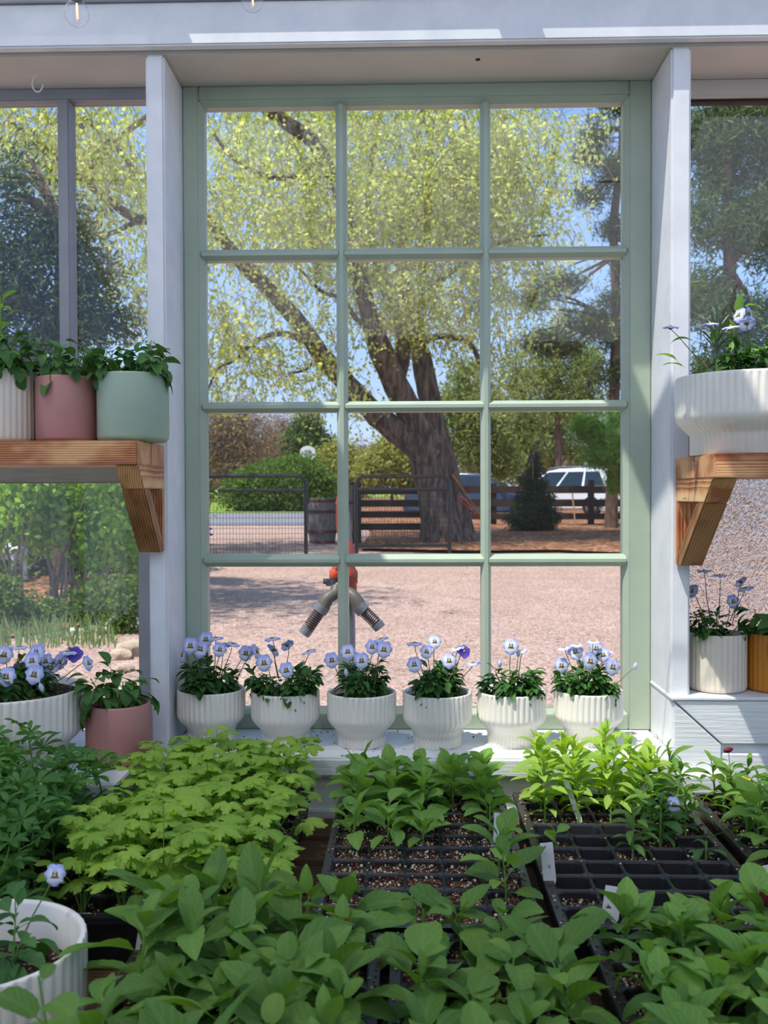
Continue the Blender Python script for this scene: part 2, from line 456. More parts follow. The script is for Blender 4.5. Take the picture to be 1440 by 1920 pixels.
# the sage sash of twelve panes
def chamfer_bar(mb, p0, p1, wf, wb, yf, yb, horiz):
    """a glazing bar: narrow face wf in front, full width wb at the glass"""
    if horiz:
        z = p0[1]; x0, x1 = p0[0], p1[0]
        prof = [(yb, z - wb / 2), (yb, z + wb / 2), (yf + 0.010, z + wb / 2), (yf, z + wf / 2), (yf, z - wf / 2), (yf + 0.010, z - wb / 2)]
        V = [(x0, a, b) for a, b in prof] + [(x1, a, b) for a, b in prof]
    else:
        x = p0[0]; z0, z1 = p0[1], p1[1]
        prof = [(yb, x - wb / 2), (yb, x + wb / 2), (yf + 0.010, x + wb / 2), (yf, x + wf / 2), (yf, x - wf / 2), (yf + 0.010, x - wb / 2)]
        V = [(b, a, z0) for a, b in prof] + [(b, a, z1) for a, b in prof]
    n = 6
    mb.add(V, [tuple(range(n)), tuple(range(n, 2 * n))] + [(i, (i + 1) % n, n + (i + 1) % n, n + i) for i in range(n)])

win = empty('window_1', (0, YS, Z_SILL)); win['kind'] = 'structure'
SB = 1.937
def wx(px): return at(px, 770, YS).x
def wz(py): return at(776, py, YS).z
ox0, ox1 = pl[1] + 0.0005, prr[0] - 0.0035
oz0, oz1 = Z_SILL + 0.0005, Z_SOF - 0.0005
cols = [(wx(384), wx(631)), (wx(651), wx(902.5)), (wx(921), wx(1171))]
rows = [(wz(462), wz(192)), (wz(751), wz(483)), (wz(1040), wz(771)), (wz(1331), wz(1063))]
gx0, gx1 = cols[0][0], cols[-1][1]; gz0, gz1 = rows[3][0], rows[0][1]
def part(name, mb, mat, par, bevel=0.0, smooth=False, kind=None):
    """part with its mesh given in world coordinates under a parent placed anywhere"""
    c = Vector((0, 0, 0))
    for v in mb.V: c += v
    c /= max(1, len(mb.V))
    off = Vector(par.location) if par else Vector((0, 0, 0))
    mb.V = [v - c for v in mb.V]
    o = mb.build(name, mat, par, smooth=smooth, bevel=bevel, kind=kind, loc=c - off)
    return o
def stile(x0, x1, inner):
    b = MB(); b.box((x0, YS, oz0), (x1, SB, oz1)); part('stile', b, M['sage'], win, 0.002)
    e = MB(); s = 1 if inner > 0 else -1                       # sloped glazing edge
    xa = x1 if s > 0 else x0
    V = [(xa, YS + 0.003, gz0 - 0.01), (xa + s * 0.009, YS + 0.013, gz0), (xa + s * 0.009, SB, gz0), (xa, SB, gz0 - 0.01),
         (xa, YS + 0.003, gz1 + 0.01), (xa + s * 0.009, YS + 0.013, gz1), (xa + s * 0.009, SB, gz1), (xa, SB, gz1 + 0.01)]
    e.add(V, [(0, 1, 2, 3), (4, 5, 6, 7), (0, 1, 5, 4), (1, 2, 6, 5), (2, 3, 7, 6), (3, 0, 4, 7)])
    part('glazing_edge', e, M['sage'], win)
stile(ox0, gx0 - 0.009, 1); stile(gx1 + 0.009, ox1, -1)
def rail(z0, z1, inner):
    b = MB(); b.box((gx0 - 0.0088, YS + 0.0004, z0), (gx1 + 0.0088, SB, z1)); part('rail', b, M['sage'], win, 0.002)
    e = MB(); s = inner; za = z1 if s > 0 else z0
    V = [(gx0 - 0.008, YS + 0.003, za), (gx0, YS + 0.013, za + s * 0.009), (gx0, SB, za + s * 0.009), (gx0 - 0.008, SB, za),
         (gx1 + 0.008, YS + 0.003, za), (gx1, YS + 0.013, za + s * 0.009), (gx1, SB, za + s * 0.009), (gx1 + 0.008, SB, za)]
    e.add(V, [(0, 1, 2, 3), (4, 5, 6, 7), (0, 1, 5, 4), (1, 2, 6, 5), (2, 3, 7, 6), (3, 0, 4, 7)])
    part('glazing_edge', e, M['sage'], win)
rail(oz0, gz0 - 0.009, 1); rail(gz1 + 0.009, oz1, -1)
for a, b in ((0, 1), (1, 2)):
    x = (cols[a][1] + cols[b][0]) / 2; wbm = cols[b][0] - cols[a][1]
    b_ = MB(); chamfer_bar(b_, (x, gz0), (x, gz1), 0.007, wbm, YS + 0.001, SB - 0.002, False); part('muntin', b_, M['sage'], win)
for r in range(3):
    z = (rows[r][0] + rows[r + 1][1]) / 2; wbm = rows[r][0] - rows[r + 1][1]
    for cidx in range(3):
        xa = cols[cidx][0] - 0.0045; xb = cols[cidx][1] + 0.0045
        b_ = MB(); chamfer_bar(b_, (xa, z), (xb, z), 0.006, wbm, YS + 0.002, SB - 0.003, True); part('muntin', b_, M['sage'], win)
for r in range(4):
    for cidx in range(3):
        b_ = MB(); b_.box((cols[cidx][0] - 0.003, 1.9195, rows[r][0] - 0.003), (cols[cidx][1] + 0.003, 1.9220, rows[r][1] + 0.003))
        p = part('pane', b_, M['pane'], win)
        p.rotation_euler = (math.radians(R.uniform(-0.25, 0.25)), 0, math.radians(R.uniform(-0.25, 0.25)))

# left window: two grey upper lights, taupe transom, one lower light
wl = empty('window_2', (-1.0, YS, Z_SILL)); wl['kind'] = 'structure'
lx1 = pl[0] - 0.0005; lx0 = XL + 0.05
mA, mB_ = at(111, 400, YS).x, at(132, 400, YS).x
zt0 = at(100, 906, YS).z; zt1 = at(100, 800, YS).z
for nm, a, b, mt in (('head_rail', (lx0, YS, at(100, 188, YS).z), (lx1, SB, oz1), 'grey'), ('mullion', (mA, YS - 0.006, zt1), (mB_, SB, at(100, 188, YS).z), 'grey'),
                 ('transom', (lx0, YS - 0.004, zt0), (lx1, SB, zt1), 'taupe'), ('stile', (at(259, 1100, YS).x, YS, Z_SILL), (lx1, SB, zt0), 'grey'),
                 ('sill_rail', (lx0, YS, Z_SILL), (at(259, 1100, YS).x, SB, Z_SILL + 0.02), 'grey')):
    b_ = MB(); b_.box(a, b); part(nm, b_, M[mt], wl, 0.002)
for a, b in (((lx0, 0, zt1), (mA, 0, at(100, 188, YS).z)), ((mB_, 0, zt1), (lx1, 0, at(100, 188, YS).z)), ((lx0, 0, Z_SILL + 0.02), (at(259, 1100, YS).x, 0, zt0))):
    b_ = MB(); b_.box((a[0], 1.919, a[2]), (b[0], 1.9215, b[2])); part('pane', b_, M['pane'], wl)

# right window: clear upper light, patterned lower light
wr = empty('window_3', (1.0, YS, Z_SILL)); wr['kind'] = 'structure'
rx0 = prr[1] + 0.0005; rx1 = XR - 0.05
zr0, zr1 = at(1400, 885, YS).z, at(1400, 845, YS).z
for nm, a, b, mt in (('head_rail', (rx0, YS, at(1400, 180, YS).z), (rx1, SB, oz1), 'cream_soffit'), ('putty_line', (rx0, YS + 0.012, at(1400, 184.5, YS).z), (rx1, SB, at(1400, 180, YS).z), 'caulk'),
                     ('transom', (rx0, YS, zr0), (rx1, SB, zr1), 'grey'), ('sill_rail', (rx0, YS, Z_SILL + 0.09), (rx1, SB, Z_SILL + 0.13), 'grey')):
    b_ = MB(); b_.box(a, b); part(nm, b_, M[mt], wr, 0.0015)
b_ = MB(); b_.box((rx0, 1.919, zr1), (rx1, 1.9215, at(1400, 184, YS).z)); part('pane', b_, M['pane'], wr)
def pattern_glass():
    m, nt, out = new_mat('patterned_glass')
    rf = N(nt, 'BsdfRefraction'); gl = N(nt, 'BsdfGlossy'); mx = N(nt, 'MixShader'); mx.inputs[0].default_value = 0.10
    rf.inputs['IOR'].default_value = 1.3; rf.inputs['Roughness'].default_value = 0.12; rf.inputs[0].default_value = (0.95, 0.94, 0.93, 1); gl.inputs['Roughness'].default_value = 0.15
    v = coords(nt, (1, 1, 0.8)); n1 = noise(nt, v, 100, 2, 0.5, 1.5)
    bb = bump(nt, n1, 1.0, 0.006)
    nt.links.new(bb, rf.inputs['Normal']); nt.links.new(bb, gl.inputs['Normal'])
    nt.links.new(rf.outputs[0], mx.inputs[1]); nt.links.new(gl.outputs[0], mx.inputs[2]); nt.links.new(mx.outputs[0], out.inputs[0])
    return m
M['pattern_glass'] = pattern_glass()
b_ = MB(); b_.box((rx0, 1.919, Z_SILL + 0.13), (rx1, 1.922, zr0)); tag(part('pane', b_, M['pattern_glass'], wr), 'rippled obscured glass pane')

# right ledge cased in mitred white boards
zl = EYE - 0.3605
lxa = at(1257, 1350, 1.75).x
def prism_obj(name, poly, y0, y1, mat, parent=None, bevel=0.0015, kind=None):
    """poly of (x, z) extruded from y0 to y1"""
    b = MB(); n = len(poly)
    b.add([(x, y0, z) for x, z in poly] + [(x, y1, z) for x, z in poly], [tuple(range(n)), tuple(range(n, 2 * n))[::-1]] + [(i, n + i, n + (i + 1) % n, (i + 1) % n) for i in range(n)])
    return part(name, b, mat, parent, bevel, kind=kind)
cas = empty('trim_9', (lxa, 1.75, zl)); cas['kind'] = 'structure'
bw = 0.083
prism_obj('ledge_board', [(lxa, zl - 0.006), (XR, zl - 0.006), (XR, zl), (lxa, zl)], 1.742, 1.90, M['white'], cas)
prism_obj('casing_board', [(lxa + 0.006, zl - 0.0075), (XR, zl - 0.0075), (XR, zl - bw), (lxa + 0.006 + bw, zl - bw)], 1.745, 1.756, M['white_grain'], cas)
prism_obj('casing_board', [(lxa + 0.005, zl - 0.0095), (lxa + 0.005 + bw, zl - bw - 0.002), (lxa + 0.005 + bw, zl - 0.30), (lxa + 0.005, zl - 0.30)], 1.745, 1.756, M['white_grain'], cas)
prism_obj('back_panel', [(lxa + 0.004, zl - 0.007), (XR, zl - 0.007), (XR, zl - 0.31), (lxa + 0.004, zl - 0.31)], 1.757, 1.777, M['white'], cas)
prism_obj('lower_board', [(lxa + 0.006 + bw, zl - bw - 0.018), (XR, zl - bw - 0.018), (XR, zl - 0.30), (lxa + 0.006 + bw, zl - 0.30)], 1.747, 1.756, M['white_grain'], cas)

# left ledge (lower) on which the big bowl and the pink pot stand
struct('trim_10', (XL, 1.53, Z_SILL - 0.032), (pl[0] + 0.005, 1.90, Z_SILL - 0.001), M['white'])
struct('trim_11', (XL, 1.72, Z_TABLE - 0.02), (pl[0], 1.757, Z_SILL - 0.033), M['white_grain'])

# floor, side and back walls, roof: the rest of the glasshouse, unseen but reflected and lighting the room
struct('floor', (XL, -2.6, Z_FLOOR - 0.05), (XR, 1.95, Z_FLOOR), surf('gravel_floor', (150, 138, 126), (128, 116, 104), 0.9, 20))
struct('wall_left', (XL - 0.08, -2.6, Z_FLOOR), (XL, 1.94, 0.45), M['white_grain'])
struct('wall_right', (XR, -2.6, Z_FLOOR), (XR + 0.08, 1.94, 0.45), M['white_grain'])
struct('wall_back', (XL, -2.68, Z_FLOOR), (XR, -2.6, 2.4), M['taupe'])
for i, y in enumerate((-2.5, -1.4, -0.3, 0.8, 1.9)):
    struct('trim_%d' % (12 + i), (XL - 0.07, y - 0.03, 0.45), (XL, y + 0.03, 2.07), M['white'])
    struct('trim_%d' % (17 + i), (XR, y - 0.03, 0.45), (XR + 0.07, y + 0.03, 2.07), M['white'])
RP = math.tan(math.radians(24))
def roof_z(y): return 2.11 + (1.95 - y) * RP if y > -0.3 else 2.11 + 2.25 * RP - (-0.3 - y) * RP
roof = empty('ceiling', (0, 0.8, 2.2)); roof['kind'] = 'structure'
def slab(name, x0, x1, y0, y1, t, mat, dz=0.0):
    b = MB(); z0, z1 = roof_z(y0) + dz, roof_z(y1) + dz
    b.add([(x0, y0, z0), (x1, y0, z0), (x1, y1, z1), (x0, y1, z1), (x0, y0, z0 + t), (x1, y0, z0 + t), (x1, y1, z1 + t), (x0, y1, z1 + t)],
          [(0, 3, 2, 1), (4, 5, 6, 7), (0, 1, 5, 4), (1, 2, 6, 5), (2, 3, 7, 6), (3, 0, 4, 7)])
    return part(name, b, mat, roof)
def sheet(name, x0, x1, y0, y1, mat, dz):
    b = MB(); z0, z1 = roof_z(y0) + dz, roof_z(y1) + dz
    b.add([(x0, y0, z0), (x1, y0, z0), (x1, y1, z1), (x0, y1, z1)], [(0, 1, 2, 3)]); return part(name, b, mat, roof)
for i in range(7):
    x = XL + (XR - XL) * i / 6
    slab('rafter', x - 0.02, x + 0.02, -0.3, 1.95, 0.09, M['white']); slab('rafter', x - 0.02, x + 0.02, -2.6, -0.3, 0.09, M['white'])
def poly_mat(name, t):
    m, nt, out = new_mat(name)
    tr = N(nt, 'BsdfTranslucent'); df = N(nt, 'BsdfDiffuse'); tp = N(nt, 'BsdfTransparent'); a = N(nt, 'MixShader'); b = N(nt, 'MixShader')
    tr.inputs[0].default_value = (0.9, 0.9, 0.9, 1); df.inputs[0].default_value = (0.85, 0.85, 0.85, 1); a.inputs[0].default_value = 0.35; b.inputs[0].default_value = t
    nt.links.new(tr.outputs[0], a.inputs[1]); nt.links.new(df.outputs[0], a.inputs[2]); nt.links.new(a.outputs[0], b.inputs[1]); nt.links.new(tp.outputs[0], b.inputs[2]); nt.links.new(b.outputs[0], out.inputs[0])
    return m
M['polycarb'] = poly_mat('white_translucent_panel', 0.10)
M['roof_glass'] = glass_mat('roof_glass', boost=1.0)
YG = 0.88                                       # glass below this line of the roof, translucent sheet above it
for i in range(6):
    xa = XL + (XR - XL) * i / 6 + 0.004; xb = XL + (XR - XL) * (i + 1) / 6 - 0.004
    sheet('roof_sheet', xa, xb, -0.3, YG, M['polycarb'], 0.092)
    sheet('roof_sheet', xa, xb, -2.6, -0.3, M['polycarb'], 0.092)
    if xb < -0.5: sheet('roof_sheet', xa, xb, YG, 1.95, M['polycarb'], 0.092)  # unseen left bays sheeted too, to keep sun off the left of the sill
    else: slab('roof_pane', xa, xb, YG, 1.93, 0.004, M['roof_glass'], 0.092)

# ------------------------------------------------------------------ shelves of torched pine
def board(name, L, a, b, mat, parent, M4, bevel=0.0015, label=None, ends=None):
    """a board: length L along local x, section a (y) by b (z)"""
    m = MB(); m.box((-L / 2, -a / 2, -b / 2), (L / 2, a / 2, b / 2))
    if ends:                                   # ends: cut angles shift the end faces
        for i, v in enumerate(m.V):
            if v.x > 0: v.x += ends[1] * (v.z / b)
            else: v.x += ends[0] * (v.z / b)
    o = m.build(name, mat, parent, bevel=bevel, mx=M4)
    if label: o['label'] = label
    return o

def shelf(name, x_end, side, length, z_top, th, deep_back, deep_front, drop, label):
    """side=+1: the shelf runs to the left of x_end; -1: to the right"""
    root = empty(name, (x_end, YF, z_top), 0, label, 'shelf')
    xc = -side * length / 2
    board('plank', length, deep_back - 0.001, th, M['pine2'] if side > 0 else M['pine'], root, Matrix.Translation((xc, -deep_back / 2 - 0.001, -th / 2)))
    board('plank', length, deep_front - 0.001, th, M['pine'], root, Matrix.Translation((xc + (0.0 if side > 0 else 0.0), -deep_back - deep_front / 2 - 0.001, -th / 2)))
    bx = -side * 0.0195
    deep = deep_back + deep_front
    T = 0.038
    br = empty('bracket'); br.parent = root
    cut = 0.04 
    A0 = (-deep + 0.008, -th - 0.0005); B0 = (-0.034, -drop)
    def yl(z): return A0[0] + (B0[0] - A0[0]) * (z - A0[1]) / (B0[1] - A0[1])
    zc = -th - 0.039
    prof_arm = [(-0.0015, A0[1]), A0, (yl(zc), zc), (-0.0015, zc)]
    def piece(nm, poly, mat):
        m = MB(); n = len(poly)
        cx = sum(p[0] for p in poly) / n; cz = sum(p[1] for p in poly) / n
        m.add([(bx - T / 2, y - cx, z - cz) for y, z in poly] + [(bx + T / 2, y - cx, z - cz) for y, z in poly], [tuple(range(n)), tuple(range(n, 2 * n))[::-1]] + [(i, n + i, n + (i + 1) % n, (i + 1) % n) for i in range(n)])
        # local x must run along the grain: rotate the mesh
        d = Vector((poly[1][0] - poly[0][0], poly[1][1] - poly[0][1])); ang = math.atan2(d.y, d.x)
        Rm = Matrix.Rotation(ang, 4, 'X')      # local y -> along the grain
        A = Rm @ Matrix.Rotation(math.radians(90), 4, 'Z')
        Ai = A.inverted()
        m.V = [Ai @ v for v in m.V]
        o = m.build(nm, mat, br, bevel=0.0015, mx=Matrix.Translation((0, cx, cz)) @ A)
        return o
    piece('arm', prof_arm, M['pine'])
    z0 = zc - 0.0004; w_ = 0.040
    sl_ = (B0[0] - A0[0]) / (B0[1] - A0[1])
    zi = z0 + (-0.0195 - (yl(z0) + w_)) / sl_
    piece('strut', [(yl(z0), z0), B0, (-0.0190, -drop), (-0.0190, zi), (yl(z0) + w_, z0)], M['pine3'])
    piece('upright', [(-0.0015, z0), (-0.0015, -drop), (-0.0185, -drop), (-0.0185, z0)], M['pine2'])
    return root
x_ls = at(308, 850, YF).x
z_ls = EYE + (at(100, 826, 1.58).z - EYE)
shelf('wall_shelf', x_ls, 1, 1.25, z_ls, 0.039, 0.089, 0.089, at(300, 842, YF).z - at(300, 1040, YF).z, 'torched pine shelf on a triangular bracket at left, holding cream, pink and sage pots')
x_rs = at(1266, 880, YF).x
z_rs = at(1400, 850, 1.53).z
shelf('wall_shelf', x_rs, -1, 1.2, z_rs, 0.037, 0.115, 0.110, z_rs - at(1290, 1058, YF).z, 'torched pine shelf on a bracket at right, holding the white fluted bowl')

# ------------------------------------------------------------------ potting bench
bench = empty('potting_bench', (0.1, 1.1, Z_TABLE - 0.04), 0, 'weathered brown slatted potting bench under the seed trays', 'bench')
y = 1.699; k = 0
while y > 0.42:
    d = 0.098
    board('slat', 3.0, d, 0.034, M['bench_wood'], bench, Matrix.Translation((R.uniform(-0.01, 0.01), y - d / 2 - 1.1, 0.023 + R.uniform(-0.001, 0.0))), bevel=0.003)
    y -= d + 0.012
for x in (-1.2, 0.1, 1.4):
    board('bearer', 1.25, 0.038, 0.08, M['bench_wood'], bench, Matrix.Translation((x - 0.1, -0.03, -0.035)) @ Matrix.Rotation(PI / 2, 4, 'Z'))
for x in (-1.2, 1.4):
    for yy in (0.5, 1.60):
        board('leg', Z_TABLE - 0.04 - 0.0 - Z_FLOOR, 0.07, 0.07, M['bench_wood'], bench, Matrix.Translation((x - 0.1 + 0.06, yy - 1.1, -(Z_TABLE - 0.04 - Z_FLOOR) / 2)) @ Matrix.Rotation(PI / 2, 4, 'Y'))
# ------------------------------------------------------------------ leaves, stems, flowers
def leaf_mesh(name, L, W, mat, shape='obovate', a0=20, bend=60, fold=0.25, teeth=0.0, nt_=9, petiole=0.25, nu=4, seed=0):
    rg = random.Random(seed)
    V = []; UV = []; Fc = []
    x = 0.0; z = 0.0
    steps = nt_ + 1
    twist = rg.uniform(-0.25, 0.25)
    ds = L / nt_
    ph = rg.uniform(0, 1)
    for i in range(steps):
        t = i / nt_
        ang = math.radians(a0 - bend * t)
        if i: x += ds * math.cos(ang); z += ds * math.sin(ang)
        if shape == 'obovate':
            tt = max(0.0, (t - petiole) / (1 - petiole)) if petiole else t
            wv = (math.sin(PI * min(1.0, tt) ** 0.82)) ** 0.75 if tt > 0 else 0.0
        elif shape == 'round':
            tt = max(0.0, (t - petiole) / (1 - petiole)); wv = math.sqrt(max(0.0, 1 - (2 * tt - 1) ** 2)) if tt > 0 else 0.0
        elif shape == 'lance':
            tt = max(0.0, (t - petiole) / (1 - petiole)); wv = math.sin(PI * tt ** 0.9) ** 0.9 if tt > 0 else 0.0
        else:                      # strap
            wv = min(1.0, (1 - t) * 4) ** 0.6 * min(1, 0.5 + t * 2)
        w_ = max(W / 2 * wv, W * 0.035 if t < 0.98 else W * 0.02)
        if teeth and i % 2 == 0 and 0.1 < t < 0.97: w_ *= (1 - teeth)
        nx, nz = -math.sin(ang), math.cos(ang)
        for k in range(nu + 1):
            u = -1 + 2 * k / nu
            lift = abs(u) ** 1.3 * fold * w_ + 0.10 * w_ * math.sin(7 * t + 2.1 * u + ph * 6) * abs(u)
            tw = twist * t * u * w_
            V.append((x + nx * (lift + tw) - (0.12 * w_ * abs(u) if False else 0), u * w_, z + nz * (lift + tw)))
            UV.append((t, u * 0.6 * wv if wv else 0.0))
    for i in range(steps - 1):
        for k in range(nu):
            a = i * (nu + 1) + k
            Fc.append((a, a + nu + 1, a + nu + 2, a + 1))
    return mesh(name, V, Fc, mat, True, UV)

def fan_leaf(name, Rr, mat, seed=0, lobes=5, cup=0.12, depth=0.55):
    """a palmately lobed, toothed leaf lying in xy with its stalk joining at the origin"""
    rg = random.Random(seed)
    n = lobes * 12; span = math.radians(300)
    V = [(0, 0, 0)]; UV = [(0, 0)]; Fc = []
    for ring, f in ((1, 0.45), (2, 0.78), (3, 1.0)):
        for i in range(n + 1):
            t = i / n
            th = -span / 2 + span * t
            ll = (t * lobes) % 1.0
            c = abs(math.sin(PI * ll)) ** 0.55
            cen = 1 - 0.28 * abs(2 * t - 1)
            r = Rr * cen * (1 - depth * (1 - c) * (f ** 2))
            if ring == 3: r *= (1 - 0.20 * ((i % 3) == 0) - 0.05 * (i % 2)) * rg.uniform(0.95, 1.03)
            r *= f
            z = cup * Rr * (f ** 1.5) * (0.6 - 1.4 * f) + 0.07 * Rr * f * math.cos(2 * PI * ll) + rg.uniform(-.01, .01) * Rr
            V.append((r * math.cos(th), r * math.sin(th), z)); UV.append((f * 0.9, (ll - 0.5) * 1.2 * f))
    for i in range(n): Fc.append((0, 1 + i, 2 + i))
    for q in range(2):
        b = 1 + q * (n + 1)
        for i in range(n): Fc.append((b + i, b + n + 1 + i, b + n + 2 + i, b + i + 1))
    return mesh(name, V, Fc, mat, True, UV)

def palm_leaf(name, Rr, mat, seed=0, n=7):
    """a lupin leaf: narrow leaflets spreading from one point"""
    rg = random.Random(seed); V = []; UV = []; Fc = []
    for k in range(n):
        th = -2.35 + 4.7 * k / (n - 1) + rg.uniform(-0.08, 0.08)
        L = Rr * (1 - 0.25 * abs(k - (n - 1) / 2) / n * 2) * rg.uniform(0.9, 1.05)
        a0 = math.radians(rg.uniform(15, 50)); x = z = 0.0
        b = len(V); st = 6
        for i in range(st + 1):
            t = i / st; an = a0 - math.radians(55) * t
            if i: x += L / st * math.cos(an); z += L / st * math.sin(an)
            w_ = 0.115 * Rr * (0.25 + math.sin(PI * min(1, t ** 1.4 * 0.93)) * 1.0 if t < 1 else 0.12) 
            for u in (-1, 0, 1):
                px, py = x, u * w_
                V.append((px * math.cos(th) - py * math.sin(th), px * math.sin(th) + py * math.cos(th), z + abs(u) * w_ * 0.45)); UV.append((0.5, u * 0.9))
        for i in range(st):
            for u in range(2):
                a = b + i * 3 + u
                Fc.append((a, a + 3, a + 4, a + 1))
    return mesh(name, V, Fc, mat, True, UV)

LM = {}
def variants(key, n, fn):
    LM[key] = [fn(i) for i in range(n)]
variants('viola', 5, lambda i: leaf_mesh('viola_leaf', 0.030, 0.0115, M['leaf_dark'], 'obovate', 30 - 6 * i, 55 + 8 * i, 0.3, 0.12, 8, 0.3, seed=i))
variants('viola_light', 4, lambda i: leaf_mesh('viola_leaf', 0.032, 0.011, M['leaf_mid'], 'lance', 30 - 6 * i, 55 + 8 * i, 0.3, 0.10, 8, 0.1, seed=i + 20))
variants('spoon', 5, lambda i: leaf_mesh('spoon_leaf', 0.055, 0.023, M['leaf_deep'], 'obovate', 40 - 8 * i, 85 + 10 * i, 0.25, 0.08, 10, 0.35, seed=i + 40))
variants('front', 6, lambda i: leaf_mesh('seedling_leaf', 0.066, 0.0285, M['leaf_front'], 'obovate', 28 - 5 * i, 30 + 13 * i, 0.30, 0.07, 16, 0.16, seed=i + 60))
variants('front_round', 4, lambda i: leaf_mesh('seedling_leaf', 0.056, 0.034, M['leaf_front'], 'round', 20 - 8 * i, 20 + 16 * i, 0.22, 0.05, 16, 0.26, seed=i + 80))
variants('mid', 5, lambda i: leaf_mesh('seedling_leaf', 0.046, 0.023, M['leaf_mid'], 'obovate', 40 - 6 * i, 35 + 10 * i, 0.32, 0.08, 12, 0.22, seed=i + 100))
variants('lime', 5, lambda i: leaf_mesh('seedling_leaf', 0.044, 0.017, M['leaf_lime'], 'obovate', 40 - 6 * i, 35 + 10 * i, 0.32, 0.10, 12, 0.15, seed=i + 120))
variants('narrow', 5, lambda i: leaf_mesh('seedling_leaf', 0.042, 0.013, M['leaf_front'], 'lance', 35 - 8 * i, 55 + 12 * i, 0.3, 0.07, 10, 0.06, seed=i + 140))
variants('colum', 6, lambda i: fan_leaf('lobed_leaf', 0.030, M['leaf_colum'], i, 5, 0.10 + 0.09 * (i % 3)))
variants('lupin', 5, lambda i: palm_leaf('palmate_leaf', 0.042, M['leaf_lupin'], i, 7))
variants('rosemary', 3, lambda i: leaf_mesh('needle_leaf', 0.048, 0.0036, surf('silver_needle', (104, 122, 96), (124, 140, 112), 0.6, 20, bstr=0) if i == 0 else bpy.data.materials['silver_needle'], 'strap', 20 - 10 * i, 30 + 10 * i, 0.4, 0, 6, 0, 2, seed=i))

def put_leaf(parent, me, base, az, pitch, s, roll=0.0, name='leaf'):
    o = bpy.data.objects.new(name, me)
    COL.objects.link(o); o.parent = parent
    o.matrix_basis = Matrix.Translation(base) @ Matrix.Rotation(az, 4, 'Z') @ Matrix.Rotation(-pitch, 4, 'Y') @ Matrix.Rotation(roll, 4, 'X') @ Matrix.Scale(s, 4)
    return o

STEMS = {}
def stem_obj(parent, pts, r, mat, name='stem'):
    m = MB(); m.tube(pts, [r * (1 - 0.4 * i / (len(pts) - 1)) for i in range(len(pts))], 5)
    return m.build(name, mat, parent, smooth=True)

def petal(name, L, W, mat, wav=0.06, seed=0):
    V = []; UV = []; Fc = []; nr, nc = 5, 6
    for i in range(nr + 1):
        t = i / nr
        wv = math.sin(PI * (0.1 + 0.80 * t) ) ** 0.6 * (0.25 + 0.95 * t ** 0.6)
        for k in range(nc + 1):
            u = -1 + 2 * k / nc
            x = L * t * (1 - 0.28 * abs(u) ** 2.2 * t)
            V.append((x, u * W / 2 * wv, wav * L * (math.sin(3 * u + seed) * t * t - 1.2 * t * t)))
            UV.append((t, u))
    for i in range(nr):
        for k in range(nc):
            a = i * (nc + 1) + k
            Fc.append((a, a + nc + 1, a + nc + 2, a + 1))
    return mesh(name, V, Fc, mat, True, UV)
PET = {'up': petal('upper_petal', 0.0155, 0.0205, M['petal_up'], 0.10), 'side': petal('side_petal', 0.0145, 0.0175, M['petal'], 0.08, 1), 'low': petal('lower_petal', 0.0150, 0.0235, M['petal'], 0.10, 2),
       'pur': petal('purple_petal', 0.0150, 0.0200, M['petal_purple'], 0.10)}
_f = MB(); _f.lathe([(0.0016, -0.004), (0.0034, -0.0025), (0.0026, 0.0006), (0.0008, 0.0012)], 8)
CALYX = mesh('flower_base', _f.V, _f.F, M['stem_brown'], True)
_f = MB(); _f.lathe([(0.0014, 0.0), (0.0015, 0.0014), (0.0006, 0.0022)], 8)
EYE_M = mesh('flower_eye', _f.V, _f.F, M['eye'], True)

def flower(parent, pos, facing, s=1.0, kind='lilac', spin=0.0, stem_from=None, closed=0.0):
    """a viola: two plain upper petals, two side petals and a broad lower one with dark blotches"""
    f = bpy.data.objects.new('flower', CALYX); COL.objects.link(f); f.parent = parent
    d = Vector(facing).normalized()
    upv = Vector((0, 0, 1)); y = upv.cross(d)
    y = y.normalized() if y.length > 1e-3 else Vector((1, 0, 0))
    z = d.cross(y).normalized()
    # local: x right, y up, z facing
    Mx = Matrix((( y.x, z.x, d.x, 0), (y.y, z.y, d.y, 0), (y.z, z.z, d.z, 0), (0, 0, 0, 1)))
    f.matrix_basis = Matrix.Translation(pos) @ Mx @ Matrix.Rotation(spin, 4, 'Z') @ Matrix.Scale(s, 4)
    tilt = math.radians(-6) + closed
    for key, ang, zz in (('up', 62, 0.0), ('up', 118, 0.0004), ('side', 8, 0.0010), ('side', 172, 0.0012), ('low', 270, 0.0016)):
        me = PET[key] if kind == 'lilac' else PET['pur']
        p = bpy.data.objects.new('petal', me); COL.objects.link(p); p.parent = f
        p.matrix_basis = Matrix.Translation((0, 0, zz)) @ Matrix.Rotation(math.radians(ang), 4, 'Z') @ Matrix.Rotation(-tilt, 4, 'Y')
    e = bpy.data.objects.new('eye', EYE_M); COL.objects.link(e); e.parent = f; e.location = (0, 0, 0.0014)
    if stem_from is not None:
        a = Vector(stem_from); b = Vector(pos) - d * 0.003 * s
        top = b + Vector((0, 0, 0.004)) - d * 0.004
        pts = [a, a.lerp(top, 0.4) + Vector((R.uniform(-.003, .003), R.uniform(-.003, .003), 0)), a.lerp(top, 0.8) + Vector((R.uniform(-.002, .002), 0.001, 0)), top, b]
        stem_obj(parent, pts, 0.0009, M['stem_brown'], 'stalk')
    return f

